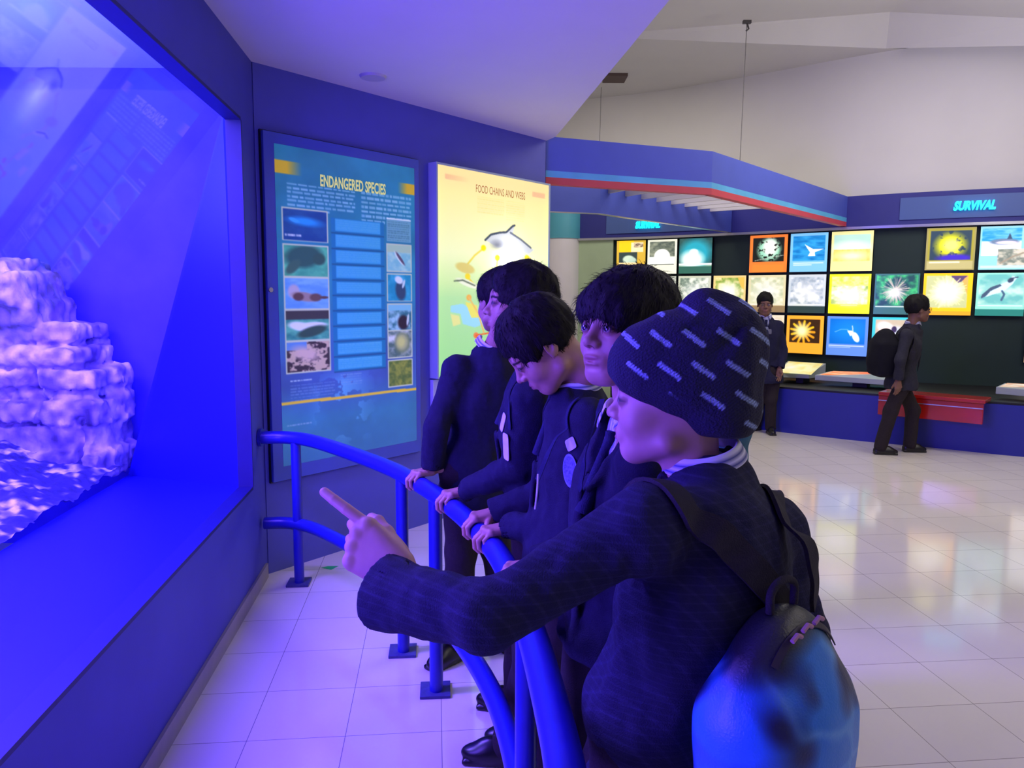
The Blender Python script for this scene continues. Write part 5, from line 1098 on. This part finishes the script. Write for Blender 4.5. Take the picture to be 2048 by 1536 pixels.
for k in range(15):
    th = math.radians(40+95*k/14); zp.append(pc+up3*(.04+.130*math.sin(th))+brE*(.100*math.cos(th))-bfE*.035)
bz = BVHTree.FromPolygons([tuple(v) for v in V], [tuple(map(int, q)) for q in Q]) if False else None
from mathutils.bvhtree import BVHTree as _B
bz = _B.FromPolygons([tuple(v) for v in V], [tuple(map(int, q)) for q in Q])
zo = ribbon('zip', bz, zp, .010, mat('dark_zip', (40, 34, 44), .5), pk, off=.002, n=3)
b = MB(pk.location); hp = pc+up3*.185; b.tube(smoothpath([hp-brE*.03, hp-brE*.028+up3*.03, hp+up3*.042, hp+brE*.028+up3*.03, hp+brE*.03], 5), .006, 10); b.build('grab_handle', M_strap, pk, smooth=True)
for k_, uo in enumerate((-.045, -.02, .008)):
    q0 = pc+up3*(.178-abs(uo)*.3)+brE*uo-bfE*.045; b = MB(pk.location); b.tube([q0, q0+brE*.012+up3*.006, q0+brE*.022+up3*.001], .0035, 8); b.build('zip_pull', mat('pink_cord', (176, 130, 140), .6), pk, smooth=True)
# shoulder straps lie on the blazer
for q, P_ in (('L', [J(1560, 1215, 1.10), J(1500, 1130, 1.04), J(1420, 1050, 1.02), J(1340, 1000, 1.05), J(1260, 990, 1.14), J(1215, 1040, 1.25)]), ('R', [J(1625, 1205, 1.12), J(1622, 1120, 1.10), J(1595, 1040, 1.12), J(1555, 985, 1.2), J(1525, 965, 1.3)])):
    ribbon('shoulder_strap', bvE, P_, .044, M_strap, pk, off=.004, thick=.006, n=8)

# ---- two boys across the hall
SKD = (120, 84, 66)
xA, yA = at_z(1540, 868, 0)[:2]
D = dict(label='boy in blazer and tie facing the camera, in front of the glowing pictures', head=J(1530, 608, 8.0), face=(-.22, -1, 0), pitch=2, skin=SKD, hair='short', seed=31, hscale=.96,
         neck=J(1531, 634, 8.04), front=(-.12, -1, 0), sh=[J(1556, 652, 8.04), J(1506, 650, 8.06)], el=[J(1566, 700, 8.06), J(1500, 700, 8.08)], wr=[J(1559, 738, 7.98), J(1505, 742, 8.04)],
         pelvis=J(1533, 742, 8.08), kn=[J(1542, 800, 8.03), J(1520, 795, 8.12)], an=[np.array([xA+.01, yA+.03, .07]), J(1512, 843, 8.22)*np.array([1, 1, 0])+np.array([0, 0, .07])], toe=[(-.1, -1, 0), (-.9, -.5, 0)],
         hands=[dict(f=(-.1, -.1, -1), n=(.5, .9, 0), side=1, c=((20, 25, 15),)*4), dict(f=(0, -.1, -1), n=(-.5, .9, 0), side=-1, c=((20, 25, 15),)*4)], h=.007, hh=.005, hhand=.0035)
tF, bvF, iF = person(D)
badge('crest', bvF, J(1530, 661, 7.9), .075, .075, mat('crest_grey', (120, 124, 140), .8), tF, 'shield'); badge('name_tag', bvF, J(1542, 663, 7.9), .035, .05, mat('grey_card', (100, 100, 112), .8), tF, 'card')
xB, yB = 3.85, 7.42
D = dict(label='boy in glasses and grey-black suit walking right past the red bench', head=J(1836, 618, 7.04), face=(1, -.05, 0), pitch=-2, skin=SKD, hair='thick', seed=32, hscale=1.0,
         neck=J(1826, 646, 7.06), front=(1, -.1, 0), sh=[J(1822, 668, 7.24), J(1812, 670, 6.90)], el=[J(1800, 715, 7.28), J(1800, 722, 6.84)], wr=[J(1800, 750, 7.17), J(1796, 762, 6.86)],
         pelvis=J(1803, 752, 7.06), kn=[J(1826, 820, 7.12), J(1782, 820, 6.98)], an=[(3.75, 7.10, .07), (3.42, 6.98, .07)], toe=[(1, -.1, 0), (1, -.15, 0)],
         hands=[dict(f=(.2, 0, -1), n=(0, 1, 0), side=-1, c=((20, 25, 15),)*4), dict(f=(.1, 0, -1), n=(0, -1, 0), side=1, c=((20, 25, 15),)*4)], h=.007, hh=.005, hhand=.0035, cloth=fabric('charcoal_wool', (46, 46, 56)), tie=False)
tG, bvG, iG = person(D)
pcg = J(1768, 705, 7.04); bk = thing('backpack', 'black backpack worn by the boy walking right across the hall', 'backpack', (float(pcg[0]), float(pcg[1]), float(pcg[2])-.2))
s = SDF(); RBg = np.stack([np.array([1, 0, 0.]), np.array([0, 1, 0.]), up3]); s.ell(pcg, (.118, .15, .225), RBg, k=.03).box(pcg-(0, 0, .05), (.06, .10, .12), .04, RBg, k=.05).ell(pcg+(-.05, 0, -.07), (.085, .13, .13), RBg, k=.03); V, Q = s.mesh(.008, noise=((.012, 10, 2),)); npmesh('bag_body', V, Q, fabric('black_nylon', (20, 20, 28)), bk)
ribbon('shoulder_strap', bvG, [pcg+(.06, -.12, .17), J(1812, 652, 6.92), J(1828, 680, 6.88), J(1822, 720, 6.88)], .05, M_strap, bk, off=.004, thick=.006, n=6)
b = MB(tG.location)
for q in (-1, 1):
    c_ = iG['toW'](np.array([[q*.031, .1, -.006]]))[0]; ex = iG['toW'](np.array([[q*.031+.018, .1, -.006]]))[0]-c_; ez = iG['toW'](np.array([[q*.031, .1, .009]]))[0]-c_
    b.tube([c_+ex*math.cos(a)+ez*math.sin(a) for a in np.linspace(0, 6.283, 17)], .0018, 6); b.tube([c_+ex*q, iG['toW'](np.array([[q*.078, 0, .0]]))[0]], .0018, 6)
b.build('glasses', M_black, tG)

# ---- small child in a teal hood, almost hidden behind the pointing boy
M_teal = fabric('teal_fleece', (62, 104, 122))
D = dict(label='child in a teal hood, almost hidden behind the boy in the knitted hat', head=J(1416, 872, 2.05), face=(-1, .1, 0), pitch=5, skin=SK, hair='short', seed=41, hscale=.9, neck=J(1424, 952, 2.07), front=(-1, .3, 0),
         sh=[J(1455, 1010, 1.95), J(1475, 1000, 2.2)], el=[J(1450, 1130, 1.95), J(1480, 1130, 2.22)], wr=[J(1420, 1220, 2.0), J(1440, 1220, 2.2)], pelvis=(.56, 2.10, .62), kn=[(.53, 2.03, .34), (.53, 2.17, .34)], an=[(.55, 2.03, .07), (.55, 2.17, .07)],
         toe=[(-1, .1, 0), (-1, .1, 0)], hands=[dict(f=(-.2, 0, -1), n=(0, -1, 0), side=1, c=((20, 25, 15),)*4), dict(f=(-.2, 0, -1), n=(0, 1, 0), side=-1, c=((20, 25, 15),)*4)], h=.007, hh=.0035, hhand=.003, cloth=M_teal, tie=False)
tH, bvH, iH = person(D)
s = SDF(); s.ell((0, -.02, .03), (.098, .115, .112), k=.02).ell((0, -.03, -.07), (.085, .085, .06), k=.03).ell((0, .10, -.02), (.062, .09, .085), k=.015, sub=True)
V, Q = s.mesh(.005, noise=((.008, 25, 3),)); npmesh('hood', iH['toW'](V), Q, M_teal, tH)
b = MB(tH.location); b.tube([J(1480, 985, 2.0), J(1545, 985, 2.08), J(1556, 1040, 2.1), J(1540, 1100, 2.1)], [.05, .045, .04, .035], 12);
